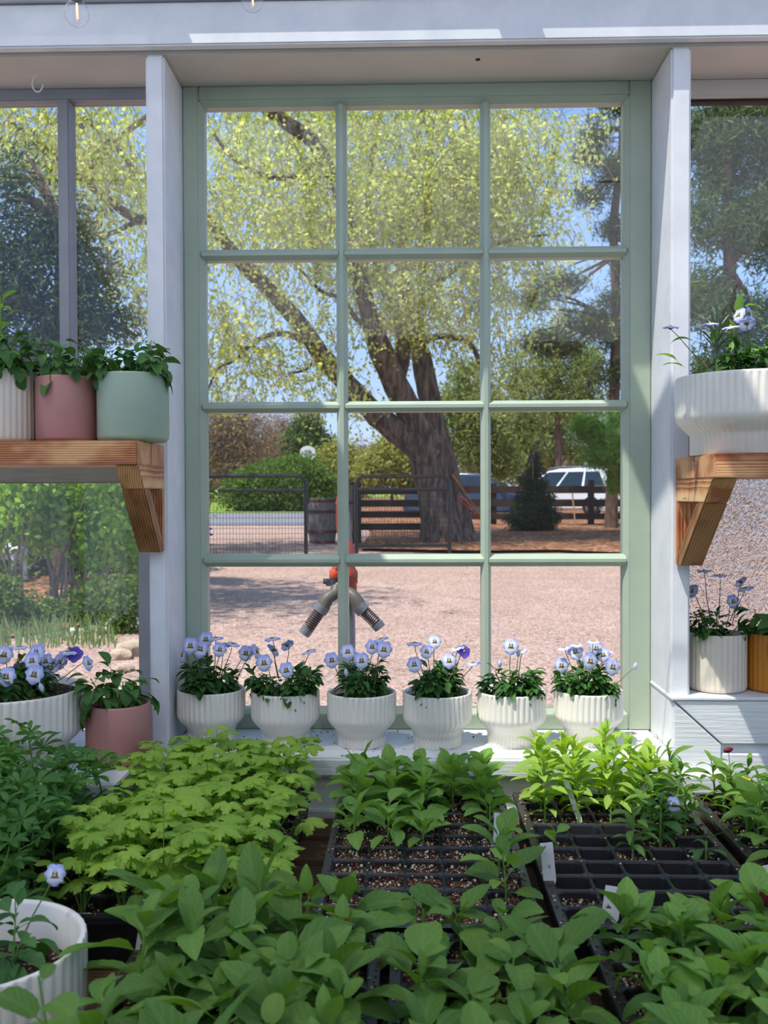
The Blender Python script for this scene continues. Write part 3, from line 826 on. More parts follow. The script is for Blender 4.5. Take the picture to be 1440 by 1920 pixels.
def bud(parent, pos, stem_from, mat, s=1.0, lean=0.5):
    m = MB(); m.lathe([(0.0005, 0.007), (0.0034, 0.003), (0.0040, -0.002), (0.0018, -0.007)], 10)
    o = m.build('bud', mat, parent, smooth=True)
    o.matrix_basis = Matrix.Translation(pos) @ Matrix.Rotation(lean, 4, 'Y') @ Matrix.Scale(s, 4)
    stem_obj(parent, [Vector(stem_from), Vector(stem_from).lerp(Vector(pos), 0.6), Vector(pos)], 0.0008, M['stem_brown'], 'stalk')

# ------------------------------------------------------------------ pots
def fluted_mesh(name, prof, inner, mat, nfl=44, per=6, rim_scallop=0.0):
    """prof: outer (r, z, flute depth) from the foot up; inner: (r, z) from the rim down"""
    n = nfl * per; V = []; Fc = []
    rows = [(r, z, a) for r, z, a in prof] + [(r, z, 0.0) for r, z in inner]
    for r, z, a in rows:
        for k in range(n):
            th = 2 * PI * k / n
            fl = abs(math.cos(nfl * th / 2)) ** 0.7          # rounded ribs, narrow grooves
            rr_ = r - a * (1 - fl)
            V.append((rr_ * math.cos(th), rr_ * math.sin(th), z))
    for i in range(len(rows) - 1):
        for k in range(n):
            k2 = (k + 1) % n
            Fc.append((i * n + k, i * n + k2, (i + 1) * n + k2, (i + 1) * n + k))
    Fc.append(tuple(range(n))[::-1]); Fc.append(tuple((len(rows) - 1) * n + k for k in range(n)))
    return mesh(name, V, Fc, mat, True)

def footed_profile(Rm, H, foot=0.70, fd=0.0030, cut=0.46):
    """a footed bowl: straight foot, cove, straight drum"""
    p = [(Rm * foot * 0.97, 0.0, 0.0), (Rm * foot, 0.0015, fd * 0.8), (Rm * foot, H * (cut - 0.19), fd * 0.8)]
    for i in range(1, 8):
        t = i / 7; s = t * t * (3 - 2 * t)
        p.append((Rm * foot + Rm * (1 - foot) * (math.sin(t * PI / 2) ** 1.2), H * (cut - 0.19) + H * 0.27 * t ** 1.05, fd * (0.25 + 0.5 * abs(2 * t - 1))))
    p += [(Rm, H * 0.60, fd), (Rm, H * 0.8, fd), (Rm, H * 0.965, fd), (Rm - 0.0006, H * 0.99, fd * 0.4), (Rm - 0.002, H, 0)]
    return p
def inner_of(Rm, H, wall, floor_z):
    return [(Rm - wall * 0.6, H), (Rm - wall, H - 0.003), (Rm - wall, H * 0.6), (Rm * 0.66, floor_z), (Rm * 0.3, floor_z)]
def drum_profile(Rm, H, fd=0.002):
    p = [(Rm * 0.86, 0.0, 0.0)]
    for i in range(1, 6):
        t = i / 5 * PI / 2
        p.append((Rm * 0.86 + Rm * 0.14 * math.sin(t), Rm * 0.16 * (1 - math.cos(t)), fd * i / 5))
    return p + [(Rm, H * 0.5, fd), (Rm, H * 0.97, fd), (Rm - 0.001, H * 0.995, fd * 0.3), (Rm - 0.002, H, 0)]

POT_SILL = fluted_mesh('fluted_footed_pot', footed_profile(0.0630, 0.097, fd=0.0036), inner_of(0.0630, 0.097, 0.006, 0.012), M['ceramic'], 38, 7)
def soil_mesh(r, seed=0, amp=0.002):
    rg = random.Random(seed); V = [(0, 0, 0.003)]; Fc = []; rn, cn = 7, 36
    for i in range(1, rn + 1):
        for k in range(cn):
            th = 2 * PI * k / cn; q = r * i / rn
            V.append((q * math.cos(th), q * math.sin(th), rg.uniform(-amp, amp) if i < rn else -0.002))
    for k in range(cn): Fc.append((0, 1 + k, 1 + (k + 1) % cn))
    for i in range(rn - 1):
        for k in range(cn):
            a = 1 + i * cn + k; b = 1 + i * cn + (k + 1) % cn
            Fc.append((a, a + cn, b + cn, b))
    return mesh('soil', V, Fc, M['soil'], True)
def crumbs(parent, pts, mat, name='perlite'):
    m = MB(); rg = random.Random(len(pts))
    for p in pts:
        s = rg.uniform(0.0010, 0.0024); q = Matrix.Translation(p) @ Euler((rg.random() * 3, rg.random() * 3, 0)).to_matrix().to_4x4()
        m.box((-s, -s * .8, -s * .7), (s, s * .8, s * .7), q)
    return m.build(name, mat, parent, kind='stuff')

def foliage_mound(root, rg, r, z0, h, keys, nleaf, s=1.0, lean=0.8, spill=0.0, nstuff=120, ox=0.0):
    """leafy shoots rising from the soil: single leaves outside, close inner leaves joined"""
    inner = MB(); inner_uv = []
    nsh = max(6, nleaf // 8)
    shoots = []
    for i in range(nsh):
        a = rg.uniform(0, 2 * PI); q = r * 0.80 * math.sqrt(rg.random())
        tilt = q / r * lean + rg.uniform(-0.1, 0.1)
        hh = h * rg.uniform(0.55, 1.0) * (1 - 0.25 * (q / r))
        base = Vector((ox + q * 0.6 * math.cos(a), q * 0.6 * math.sin(a), z0))
        top = base + Vector((math.sin(tilt) * math.cos(a), math.sin(tilt) * math.sin(a), math.cos(tilt))) * hh
        shoots.append((base, top, a))
    m = MB()
    for b, t, a in shoots: m.tube([b, b.lerp(t, 0.5) + Vector((0, 0, 0.003)), t], [0.0013, 0.0011, 0.0007], 4)
    m.build('stems', M['stem'], root, smooth=True, kind='stuff')
    for i in range(nleaf + nstuff):
        b, t, a = shoots[i % nsh]
        f = rg.uniform(0.35, 1.0) if i < nleaf else rg.uniform(0.05, 0.85)
        p = b.lerp(t, f)
        az = rg.uniform(0, 2 * PI)
        if rg.random() < 0.5: az = a + rg.uniform(-1.0, 1.0)
        pitch = (f - 0.45) * 1.5 + rg.uniform(-0.35, 0.35) - spill * 0.7
        sc = s * rg.uniform(0.7, 1.15) * (1.15 - 0.35 * f)
        me = LM[rg.choice(keys)]; me = me[rg.randrange(len(me))]
        if i < nleaf:
            put_leaf(root, me, p, az, pitch, sc, rg.uniform(-.5, .5))
        else:
            Mx = Matrix.Translation(p) @ Matrix.Rotation(az, 4, 'Z') @ Matrix.Rotation(-pitch, 4, 'Y') @ Matrix.Scale(sc, 4)
            inner.add([Mx @ v.co for v in me.vertices], [tuple(pp.vertices) for pp in me.polygons])
            inner_uv += [(0.5, 0.5)] * len(me.vertices)
    if nstuff:
        me0 = LM[keys[0]][0]
        me = mesh('foliage', inner.V, inner.F, me0.materials[0], True, inner_uv)
        o = link('foliage', me, root); o['kind'] = 'stuff'

def potted(name, loc, label, cat, group, potmesh, rim_r, H, wall, rg, soil_z=None):
    root = empty(name, loc, 0, label, cat, group)
    o = link('pot', potmesh, root); o.rotation_euler = (0, 0, rg.uniform(0, 1))
    sz = H - 0.010 if soil_z is None else soil_z
    link('soil', soil_mesh(rim_r - wall - 0.0005, rg.randrange(99)), root, (0, 0, sz))
    crumbs(root, [Vector((rg.uniform(-1, 1) * rim_r * 0.6, rg.uniform(-1, 1) * rim_r * 0.6, sz + 0.002)) for _ in range(26)], M['bark_chip'], 'bark_crumbs')
    return root, sz

def add_flowers(root, loc, lst, Y0, soil_z, rg, s=1.0):
    """lst: (px, py, style, dy)"""
    for fl in lst:
        px, py, st = fl[:3]; dy = fl[3] if len(fl) > 3 else rg.uniform(-0.03, 0.02)
        p = at(px, py, Y0 + dy) - Vector(loc)
        src = Vector((p.x * 0.55, p.y * 0.5, soil_z + 0.3 * max(0.0, p.z - soil_z)))
        if st == 'bud': bud(root, p, src, M['petal_up'], 1.0, rg.uniform(-.5, .5)); continue
        if st == 'redbud': bud(root, p, src, M['red_petal'], 1.3, rg.uniform(0.8, 1.4)); continue
        kind = 'lilac'
        if st == 'f': fc = (rg.uniform(-0.25, 0.35), -1, rg.uniform(0.05, 0.45))
        elif st == 'e': fc = (rg.uniform(-0.4, 0.4), -0.12, 1)
        elif st == 'b': fc = (rg.uniform(-0.8, 0.8), 0.6, 0.5)
        elif st == 'r': fc = (1, -0.35, 0.3)
        elif st == 'p': fc = (0.3, -0.8, 0.5); kind = 'purple'
        elif st == 'l': fc = (-0.9, -0.5, 0.3)
        flower(root, p, fc, s * rg.uniform(0.88, 1.08), kind, rg.uniform(-.25, .25), src)

SILL_POTS = [
 (396, 1.815, 'first white fluted pot of violas on the sill, beside the left post', 0.062, 46,
  [(357,1211,'f'),(376,1217,'f'),(386,1199,'f'),(404,1196,'e'),(412,1218,'f',-0.05),(421,1208,'e'),(437,1207,'e'),(461,1225,'f'),(481,1221,'r'),(342,1228,'l')], 'viola'),
 (535, 1.80, 'second fluted viola pot from the left, its few flowers seen mostly from behind', 0.066, 50,
  [(510,1197,'e'),(514,1218,'b'),(538,1209,'b'),(495,1243,'f',-0.05),(537,1257,'f',-0.06),(579,1221,'e')], 'viola'),
 (678, 1.79, 'third fluted viola pot, with leaves shading its rim, in front of the left muntin', 0.060, 48,
  [(622,1238,'f'),(652,1222,'f'),(662,1236,'l'),(678,1239,'f',-0.05),(714,1198,'e'),(698,1213,'f'),(720,1218,'f',-0.04),(649,1261,'bud',-0.05)], 'viola'),
 (820, 1.79, 'fourth fluted viola pot from the left, flowers held high on both sides', 0.062, 50,
  [(777,1206,'e'),(815,1203,'f'),(800,1222,'f'),(777,1246,'f',-0.05),(842,1239,'f'),(856,1215,'e'),(870,1221,'p'),(887,1243,'e')], 'viola'),
 (959, 1.80, 'fifth fluted pot, sparsest, with one open viola and a dark bud', 0.055, 34,
  [(958,1212,'f'),(937,1244,'bud'),(972,1224,'bud'),(977,1220,'e')], 'viola'),
 (1103, 1.81, 'sixth and rightmost fluted viola pot on the sill', 0.060, 50,
  [(1057,1215,'e'),(1079,1222,'f'),(1118,1216,'f'),(1107,1240,'f',-0.05),(1131,1228,'f'),(1138,1221,'e'),(1053,1248,'f'),(1149,1251,'f',-0.04),(1112,1203,'e'),(1081,1209,'e'),(1191,1249,'bud')], 'viola'),
]
for i, (px, Y, lab, h, nl, fls, key) in enumerate(SILL_POTS):
    rg = random.Random(100 + i)
    loc = Vector((at(px, 1300, Y).x, Y, Z_SILL))
    root, sz = potted('potted_viola', loc, lab, 'potted flower', 'fluted viola pots on the sill', POT_SILL, 0.063, 0.097, 0.006, rg)
    foliage_mound(root, rg, 0.062, sz, h * 1.15, ['viola'], int(nl * 1.9), 1.15, 1.05, 0.0, 300)
    add_flowers(root, loc, fls, Y, sz, rg, 1.02)

def big_bowl(px, Y, Rm, H, zb, lab, mname, soil_drop=0.014, **kw):
    return None
BOWL_25 = fluted_mesh('fluted_bowl', footed_profile(0.122, 0.128, 0.80, 0.0030, 0.44), inner_of(0.122, 0.128, 0.008, 0.02), M['ceramic'], 64)
BOWL_L = fluted_mesh('fluted_bowl', footed_profile(0.126, 0.128, 0.80, 0.0030, 0.44), inner_of(0.126, 0.128, 0.008, 0.02), M['ceramic'], 60)
BOWL_F = fluted_mesh('fluted_bowl', footed_profile(0.107, 0.120, 0.84, 0.0030, 0.36), inner_of(0.107, 0.120, 0.008, 0.02), M['ceramic'], 48)

# lower left: large white bowl of violas and a pink pot
rg = random.Random(201)
loc = Vector((at(14, 1300, 1.655).x, 1.655, Z_SILL))
root, sz = potted('potted_viola', loc, 'large white fluted bowl crowded with lilac violas at the left edge', 'potted flower', None, BOWL_L, 0.126, 0.128, 0.008, rg)
foliage_mound(root, rg, 0.118, sz, 0.085, ['viola'], 90, 1.1, 0.9, 0.0, 420)
add_flowers(root, loc, [(8,1228,'f'),(36,1213,'e'),(68,1224,'f'),(60,1239,'f',-0.06),(86,1240,'f'),(112,1241,'f'),(12,1269,'f',-0.09),(64,1265,'f',-0.09),(139,1226,'p'),(128,1222,'e'),(166,1243,'r'),(38,1256,'p'),(77,1288,'bud',-0.1),(95,1252,'f')], 1.655, sz, rg, 1.05)

def smooth_pot(Rm, H, mat):
    m = MB(); pr = [(r, z) for r, z, a in drum_profile(Rm, H, 0)] + [(Rm - 0.004, H), (Rm - 0.005, H - 0.003), (Rm - 0.005, H * 0.5), (Rm * 0.6, 0.012)]
    m.lathe(pr, 72); return mesh('pot', m.V, m.F, mat, True)
rg = random.Random(202)
Y = 1.675; loc = Vector((at(222, 1350, Y).x, Y, Z_SILL))
root, sz = potted('potted_seedling', loc, 'dusty pink pot of round-leaved seedling on the lower ledge beside the left post', 'potted plant', None, smooth_pot(0.0545, 0.100, M['pink_pot']), 0.0545, 0.100, 0.005, rg)
foliage_mound(root, rg, 0.05, sz, 0.075, ['spoon'], 48, 1.0, 0.8, 0.0, 30)

# upper left shelf
rg = random.Random(203)
Y = 1.665; zt = z_ls
CREAM_POT = fluted_mesh('fluted_drum_pot', drum_profile(0.0515, 0.104, 0.0022), inner_of(0.0515, 0.104, 0.005, 0.012), M['cream_pot'], 30, 6)
CREAM_POT_L = fluted_mesh('fluted_drum_pot', drum_profile(0.060, 0.121, 0.0020), inner_of(0.060, 0.121, 0.005, 0.012), M['cream_pot'], 36, 6)
loc = Vector((at(1, 800, Y).x, Y, zt + 0.0005))
root, sz = potted('potted_seedling', loc, 'cream fluted pot with leafy green plant, at the left end of the upper shelf', 'potted plant', None, CREAM_POT_L, 0.060, 0.121, 0.005, rg)
foliage_mound(root, rg, 0.055, sz, 0.085, ['spoon'], 70, 0.9, 0.9, 0.05, 60)
rm = [(10, 640), (2, 600), (22, 590), (14, 570)]
for k in range(14):
    put_leaf(root, LM['viola_light'][k % 4], Vector((0.002 + 0.004 * math.sin(k), 0, sz + 0.05 + 0.006 * k)), k * 2.4, 0.3 + k * 0.03, 1.2)
stem_obj(root, [Vector((0.002, 0, sz)), Vector((0.002, 0, sz + 0.14))], 0.002, M['stem'])
rg = random.Random(204)
loc = Vector((at(127, 800, Y).x, Y, zt + 0.0005))
root, sz = potted('potted_seedling', loc, 'dusty pink pot of drooping leaves on the upper shelf, between cream and sage pots', 'potted plant', None, smooth_pot(0.0520, 0.110, M['pink_pot']), 0.0520, 0.110, 0.005, rg)
foliage_mound(root, rg, 0.052, sz, 0.085, ['spoon'], 72, 0.9, 0.95, 0.08, 60)
rg = random.Random(205)
loc = Vector((at(250, 800, Y - 0.01).x, Y - 0.01, zt + 0.0005))
root, sz = potted('potted_seedling', loc, 'sage green pot with leaves hanging over the rim, at the shelf end by the post', 'potted plant', None, smooth_pot(0.0592, 0.113, M['green_pot']), 0.0592, 0.113, 0.005, rg)
foliage_mound(root, rg, 0.058, sz, 0.080, ['spoon'], 72, 0.9, 1.1, 0.12, 60)

# right shelf bowl
rg = random.Random(206)
Y = 1.635; loc = Vector((at(1410, 800, Y).x, Y, z_rs + 0.0005))
root, sz = potted('potted_viola', loc, 'wide white footed fluted bowl of violas and silver needles on the right shelf', 'potted flower', None, BOWL_25, 0.122, 0.128, 0.008, rg)
foliage_mound(root, rg, 0.114, sz, 0.090, ['viola', 'viola_light'], 95, 1.1, 0.9, 0.0, 300)
for k in range(34):
    az = rg.uniform(0, 6.28); b = at(1345, 650, Y) - loc + Vector((0, 0, rg.uniform(-0.02, 0.02)))
    put_leaf(root, LM['rosemary'][k % 3], b, az, rg.uniform(0.7, 1.4), rg.uniform(0.9, 1.3), name='needle_leaf')
stem_obj(root, [Vector((b.x, b.y, sz)), Vector((b.x, b.y, b.z + 0.02))], 0.0025, M['stem'])
put_leaf(root, LM['front_round'][0], at(1388, 600, Y) - loc, 0.3, 1.35, 0.8)
add_flowers(root, loc, [(1257,613,'e'),(1331,607,'e',-0.05),(1370,613,'e',-0.08),(1385,591,'l',-0.03),(1408,587,'r',-0.03),(1400,606,'b',-0.05)], 1.635, sz, rg, 1.0)
for k, (x, y_) in enumerate(((1272, 678), (1285, 690), (1300, 640), (1345, 625), (1430, 580), (1425, 620))):
    put_leaf(root, LM['viola_light'][k % 4], at(x, y_, Y - 0.06) - loc, PI if k < 3 else rg.uniform(0, 6), 0.3, 1.2)

# right lower ledge
rg = random.Random(207)
Y = 1.815; loc = Vector((at(1345, 1250, Y).x, Y, zl + 0.0005))
root, sz = potted('potted_viola', loc, 'cream fluted pot with backlit violas on the right ledge, beside the post', 'potted flower', None, CREAM_POT, 0.0515, 0.104, 0.005, rg)
foliage_mound(root, rg, 0.05, sz, 0.075, ['viola'], 56, 1.1, 1.0, 0.0, 90)
add_flowers(root, loc, [(1320,1070,'e'),(1350,1078,'e'),(1388,1090,'b'),(1397,1103,'e'),(1375,1128,'f'),(1298,1108,'l')], Y, sz, rg, 0.95)
rg = random.Random(208)
loc = Vector((at(1452, 1250, Y).x, Y, zl + 0.0005))
MUST = fluted_mesh('fluted_drum_pot', drum_profile(0.0515, 0.104, 0.0022), inner_of(0.0515, 0.104, 0.005, 0.012), M['mustard_pot'], 30, 6)
root, sz = potted('potted_seedling', loc, 'mustard yellow fluted pot at the right edge of the ledge', 'potted plant', None, MUST, 0.0515, 0.104, 0.005, rg)
foliage_mound(root, rg, 0.05, sz, 0.07, ['spoon'], 34, 1.0, 1.1, 0.3, 40)

# foreground bowl
rg = random.Random(209)
Y = 0.955; loc = Vector((at(-48, 1765, Y).x, Y, Z_TABLE + 0.0005))
root, sz = potted('potted_viola', loc, 'white fluted bowl at lower left corner on the bench, one viola open', 'potted flower', None, BOWL_F, 0.107, 0.120, 0.008, rg, 0.078)
foliage_mound(root, rg, 0.060, sz, 0.075, ['viola', 'spoon'], 60, 1.0, 0.8, 0.0, 30, 0.035)
add_flowers(root, loc, [(103, 1641, 'f', 0.06)], Y, sz, rg, 0.78)
# ------------------------------------------------------------------ seed trays on the bench
TW, TL, TH = 0.273, 0.522, 0.060
def flat_mesh(W, L):
    m = MB(); t = 0.0018; h = TH - 0.004
    def ring(a, b, z): return [(-a, -b, z), (a, -b, z), (a, b, z), (-a, b, z)]
    seq = [ring(W/2 - 0.012, L/2 - 0.012, 0), ring(W/2 - 0.004, L/2 - 0.004, h - 0.004), ring(W/2, L/2, h - 0.004), ring(W/2, L/2, h), ring(W/2 - 0.006, L/2 - 0.006, h), ring(W/2 - 0.014, L/2 - 0.014, t)]
    V = sum(seq, []); Fc = [(3, 2, 1, 0), tuple(20 + i for i in range(4))]
    for i in range(5):
        for k in range(4):
            k2 = (k + 1) % 4; Fc.append((i*4 + k, i*4 + k2, i*4 + 4 + k2, i*4 + 4 + k))
    m.add(V, Fc)
    return m
def insert_mesh(W, L, nc, nr, depth=0.042):
    """the sheet of moulded cells, each a tapered pit with a drain hole dimple"""
    m = MB(); mg = 0.011; z = TH; pw = (W - 2 * mg) / nc; pl_ = (L - 2 * mg) / nr
    web = 0.0021
    cells = []
    for i in range(nc):
        for j in range(nr):
            cx = -W/2 + mg + (i + 0.5) * pw; cy = L/2 - mg - (j + 0.5) * pl_
            cells.append((cx, cy, i, j))
            a, b = pw / 2, pl_ / 2; a1, b1 = a - web, b - web; ch = 0.006
            def octo(a_, b_, c_, zz): return [(cx - a_ + c_, cy - b_, zz), (cx + a_ - c_, cy - b_, zz), (cx + a_, cy - b_ + c_, zz), (cx + a_, cy + b_ - c_, zz), (cx + a_ - c_, cy + b_, zz), (cx - a_ + c_, cy + b_, zz), (cx - a_, cy + b_ - c_, zz), (cx - a_, cy - b_ + c_, zz)]
            o0 = octo(a, b, 0.0, z - 0.0012); o1 = octo(a1, b1, ch, z + 0.0006); o2 = octo(a1 - 0.001, b1 - 0.001, ch, z - 0.002); o3 = octo(a1 * 0.68, b1 * 0.68, ch * 0.7, z - depth)
            V = o0 + o1 + o2 + o3; Fc = []
            for q in range(3):
                for k in range(8):
                    k2 = (k + 1) % 8; Fc.append((q*8 + k, q*8 + k2, q*8 + 8 + k2, q*8 + 8 + k))
            Fc.append(tuple(24 + k for k in range(8)))
            m.add(V, Fc)
            m.lathe([(0.003, z - depth + 0.0003), (0.0022, z - depth + 0.0018)], 6, (cx, cy, 0))
    # outer lip
    x0, x1, y0, y1 = -W/2 + 0.0005, W/2 - 0.0005, -L/2 + 0.0005, L/2 - 0.0005
    for a, b in (((x0, y0, z - 0.0035), (x1, y0 + mg, z)), ((x0, y1 - mg, z - 0.0035), (x1, y1, z)), ((x0, y0 + mg, z - 0.0035), (x0 + mg, y1 - mg, z)), ((x1 - mg, y0 + mg, z - 0.0035), (x1, y1 - mg, z))):
        m.box(a, b)
    return m, cells, pw, pl_

def tray(label, X0, Y0, W=TW, L=TL, nc=5, nr=10, filled=None, low=0.006, seed=0, rz=0.0):
    rg = random.Random(seed)
    root = empty('seed_tray', (X0 + W/2, Y0 + L/2, Z_TABLE + 0.0005), rz, label, 'tray')
    flat_mesh(W, L).build('flat', M['tray'], root, bevel=0.0)
    m, cells, pw, pl_ = insert_mesh(W, L, nc, nr)
    m.build('cell_insert', M['tray'], root)
    sm = MB(); cr = MB(); ck = MB(); tops = {}
    for cx, cy, i, j in cells:
        if filled is not None and not filled(i, j): continue
        zt = TH - low - rg.uniform(0, 0.005); tops[(i, j)] = (cx, cy, zt)
        n = 6; a = pw/2 - 0.0038; b = pl_/2 - 0.0038; V = []; Fc = []
        for u in range(n):
            for v in range(n):
                ed = u in (0, n-1) or v in (0, n-1)
                V.append((cx - a + 2*a*u/(n-1), cy - b + 2*b*v/(n-1), zt + (rg.uniform(-0.0022, 0.0018) if not ed else -0.003)))
        for u in range(n-1):
            for v in range(n-1): Fc.append((u*n + v, (u+1)*n + v, (u+1)*n + v + 1, u*n + v + 1))
        sm.add(V, Fc)
        for q in range(44):
            p = Vector((cx + rg.uniform(-a, a), cy + rg.uniform(-b, b), zt + 0.0006)); s = rg.uniform(0.0006, 0.0018)
            (cr if rg.random() < 0.4 else ck).box((-s, -s*0.7, -s*0.6), (s, s*0.7, s*0.6), Matrix.Translation(p) @ Euler((rg.random()*3, rg.random()*3, rg.random()*3)).to_matrix().to_4x4())
    for q in range(160):                       # spilt mix along lips and webs
        e = rg.random()
        if e < 0.5: p = Vector((rg.choice((-1, 1)) * (W/2 - rg.uniform(0.002, 0.01)), rg.uniform(-L/2, L/2), TH + 0.0006))
        else:
            p = Vector((-W/2 + 0.011 + rg.randrange(nc + 1) * pw + rg.uniform(-.001, .001), rg.uniform(-L/2, L/2), TH + 0.0008))
        s = rg.uniform(0.0006, 0.0014)
        (cr if rg.random() < 0.3 else ck).box((-s, -s, -s*0.6), (s, s, s*0.6), Matrix.Translation(p) @ Euler((0, 0, rg.random()*3)).to_matrix().to_4x4())
    if sm.V:
        sm.build('soil', M['soil'], root, smooth=True, kind='stuff')
    cr.build('perlite', M['crumb'], root, kind='stuff'); ck.build('bark_crumbs', M['bark_chip'], root, kind='stuff')
    return root, {k: (root.location.x + v[0], root.location.y + v[1], root.location.z + v[2]) for k, v in tops.items()}, (pw, pl_)

ORD = ['first', 'second', 'third', 'fourth', 'fifth', 'sixth', 'seventh', 'eighth', 'ninth', 'tenth']
ROWS = {}
def note_row(root, key, j):
    ROWS.setdefault(key, {}).setdefault(j, []).append(root)
def label_rows(key, desc, where):
    js = sorted(ROWS.get(key, {}))
    for r, j in enumerate(js):
        lst = sorted(ROWS[key][j], key=lambda o: o.location.x)
        for c, o in enumerate(lst):
            o['label'] = '%s, %s from left, %s row from back, %s' % (desc, ORD[c], ORD[r], where)
def seedling(rg, loc, h, keys, n, label, group, s=1.0, lean=0.12, spread=0.0, top_up=0.9, name='seedling', cat='seedling'):
    root = empty(name, loc, rg.uniform(0, 6.28), label, cat, group)
    a = rg.uniform(0, 6.28); lx, ly = math.cos(a) * lean * h * rg.random(), math.sin(a) * lean * h * rg.random()
    P = [Vector((lx * t * t, ly * t * t, h * t)) for t in (0, 0.35, 0.7, 1.0)]
    stem_obj(root, P, 0.0017 * (0.6 + s * 0.5), M['stem'])
    for i in range(n):
        f = (i + 0.5) / n
        t = 0.12 + 0.88 * f ** 0.9
        p = Vector((lx * t * t, ly * t * t, h * t))
        az = i * 2.3999 + rg.uniform(-0.3, 0.3)
        size = s * (0.62 + 0.75 * math.sin(PI * (0.15 + 0.72 * f))) * rg.uniform(0.85, 1.12)
        if f > 0.8: size *= 0.62
        pitch = 0.05 + 1.2 * f ** 1.8 * top_up + rg.uniform(-0.2, 0.2)
        me = LM[rg.choice(keys)]; me = me[min(len(me) - 1, int(rg.random() * len(me)))]
        put_leaf(root, me, p, az, pitch, size, rg.uniform(-0.45, 0.45))
    return root

# lobed lime seedlings in a flat, left of centre
r1, t1, _ = tray('black flat under the lime green lobed-leaf seedlings', -0.437, 1.150, nc=5, nr=9, seed=1)
rg = random.Random(31)
for (i, j), p in t1.items():
    root = empty('lobed_seedling', p, 0, 'seedling with lobed lime green leaves, in the dense flat left of centre', 'seedling', 'lobed lime seedlings')
    note_row(root, 'lobed', j)
    n = 10
    for q in range(n):
        a = rg.uniform(0, 6.28); out = rg.uniform(0.004, 0.042); hh = rg.uniform(0.050, 0.098) * (1.1 if j < 3 else 1.0)
        if q < 3: hh = rg.uniform(0.03, 0.06); out *= 1.3
        if rg.random() < 0.03: hh *= 1.35
        e = Vector((out * math.cos(a), out * math.sin(a), hh))
        stem_obj(root, [Vector((0.002 * math.cos(a), 0.002 * math.sin(a), 0)), Vector((e.x * 0.35, e.y * 0.35, hh * 0.6)), e], 0.0008, M['stem'], 'leaf_stalk')
        me = LM['colum'][rg.randrange(6)]
        put_leaf(root, me, e, a + rg.uniform(-.5, .5), rg.uniform(-0.25, 0.30), rg.uniform(0.75, 1.25), rg.uniform(-0.35, 0.35))

# lupin-like flat at the far left
r2, t2, _ = tray('black flat under the dark palmate-leaf seedlings at the left edge', -0.716, 1.075, L=0.46, nc=5, nr=7, seed=2)
rg = random.Random(32)
for (i, j), p in t2.items():
    root = empty('palmate_seedling', p, 0, 'dark green seedling with palmate finger-like leaves, in the far left flat', 'seedling', 'palmate-leaved seedlings')
    note_row(root, 'palm', j)
    hmax = 0.135 if i < 4 else 0.10
    P = [Vector((0, 0, 0)), Vector((rg.uniform(-.006, .006), rg.uniform(-.006, .006), 0.05)), Vector((rg.uniform(-.012, .012), rg.uniform(-.012, .012), hmax * rg.uniform(0.75, 1.1)))]
    stem_obj(root, P, 0.0019, M['stem'])
    for q in range(8):
        f = (q + 1) / 8; b = P[1].lerp(P[2], f) if f > 0.4 else P[0].lerp(P[1], f * 2)
        a = q * 2.4 + rg.uniform(-.4, .4); L = rg.uniform(0.018, 0.042) * (1.2 - 0.7 * f)
        e = b + Vector((L * math.cos(a), L * math.sin(a), L * rg.uniform(0.3, 1.0)))
        stem_obj(root, [b, b.lerp(e, 0.5) + Vector((0, 0, -0.002)), e], 0.0008, M['stem'], 'leaf_stalk')
        put_leaf(root, LM['lupin'][rg.randrange(5)], e, a, rg.uniform(-0.2, 0.6) + f * 0.3, rg.uniform(0.75, 1.1) * (1.05 - 0.3 * f), rg.uniform(-.4, .4))

# centre cell tray
r3, t3, _ = tray('black cell tray right of the lime flat, half bare dark soil', -0.118, 1.130, low=0.001, seed=3)
rg = random.Random(33)
for (i, j), p in t3.items():
    g = 'rounded seedlings of the centre tray'
    if j in (0, 1, 2) and not (j == 2 and i == 3):
        note_row(seedling(rg, p, rg.uniform(0.045, 0.070), ['mid'], 16, 'leafy green seedling in the back rows of the centre cell tray', g + ', back rows', rg.uniform(0.72, 0.95)), 'c_back', j)
    elif (j, i) in ((3, 0), (3, 4), (4, 0), (4, 1), (4, 2), (3, 1), (3, 2)):
        note_row(seedling(rg, p, rg.uniform(0.025, 0.045), ['mid'], 7, 'small rounded seedling halfway down the centre cell tray', g + ', middle', rg.uniform(0.75, 0.95), top_up=0.6), 'c_mid', j)
seedling(rg, t3[(4, 6)], 0.052, ['mid'], 9, 'lone bushy seedling in the right column of the centre cell tray', None, 1.0)
seedling(rg, t3[(4, 8)], 0.055, ['mid', 'front_round'], 8, 'broad seedling at the near right corner of the centre cell tray', None, 0.9)

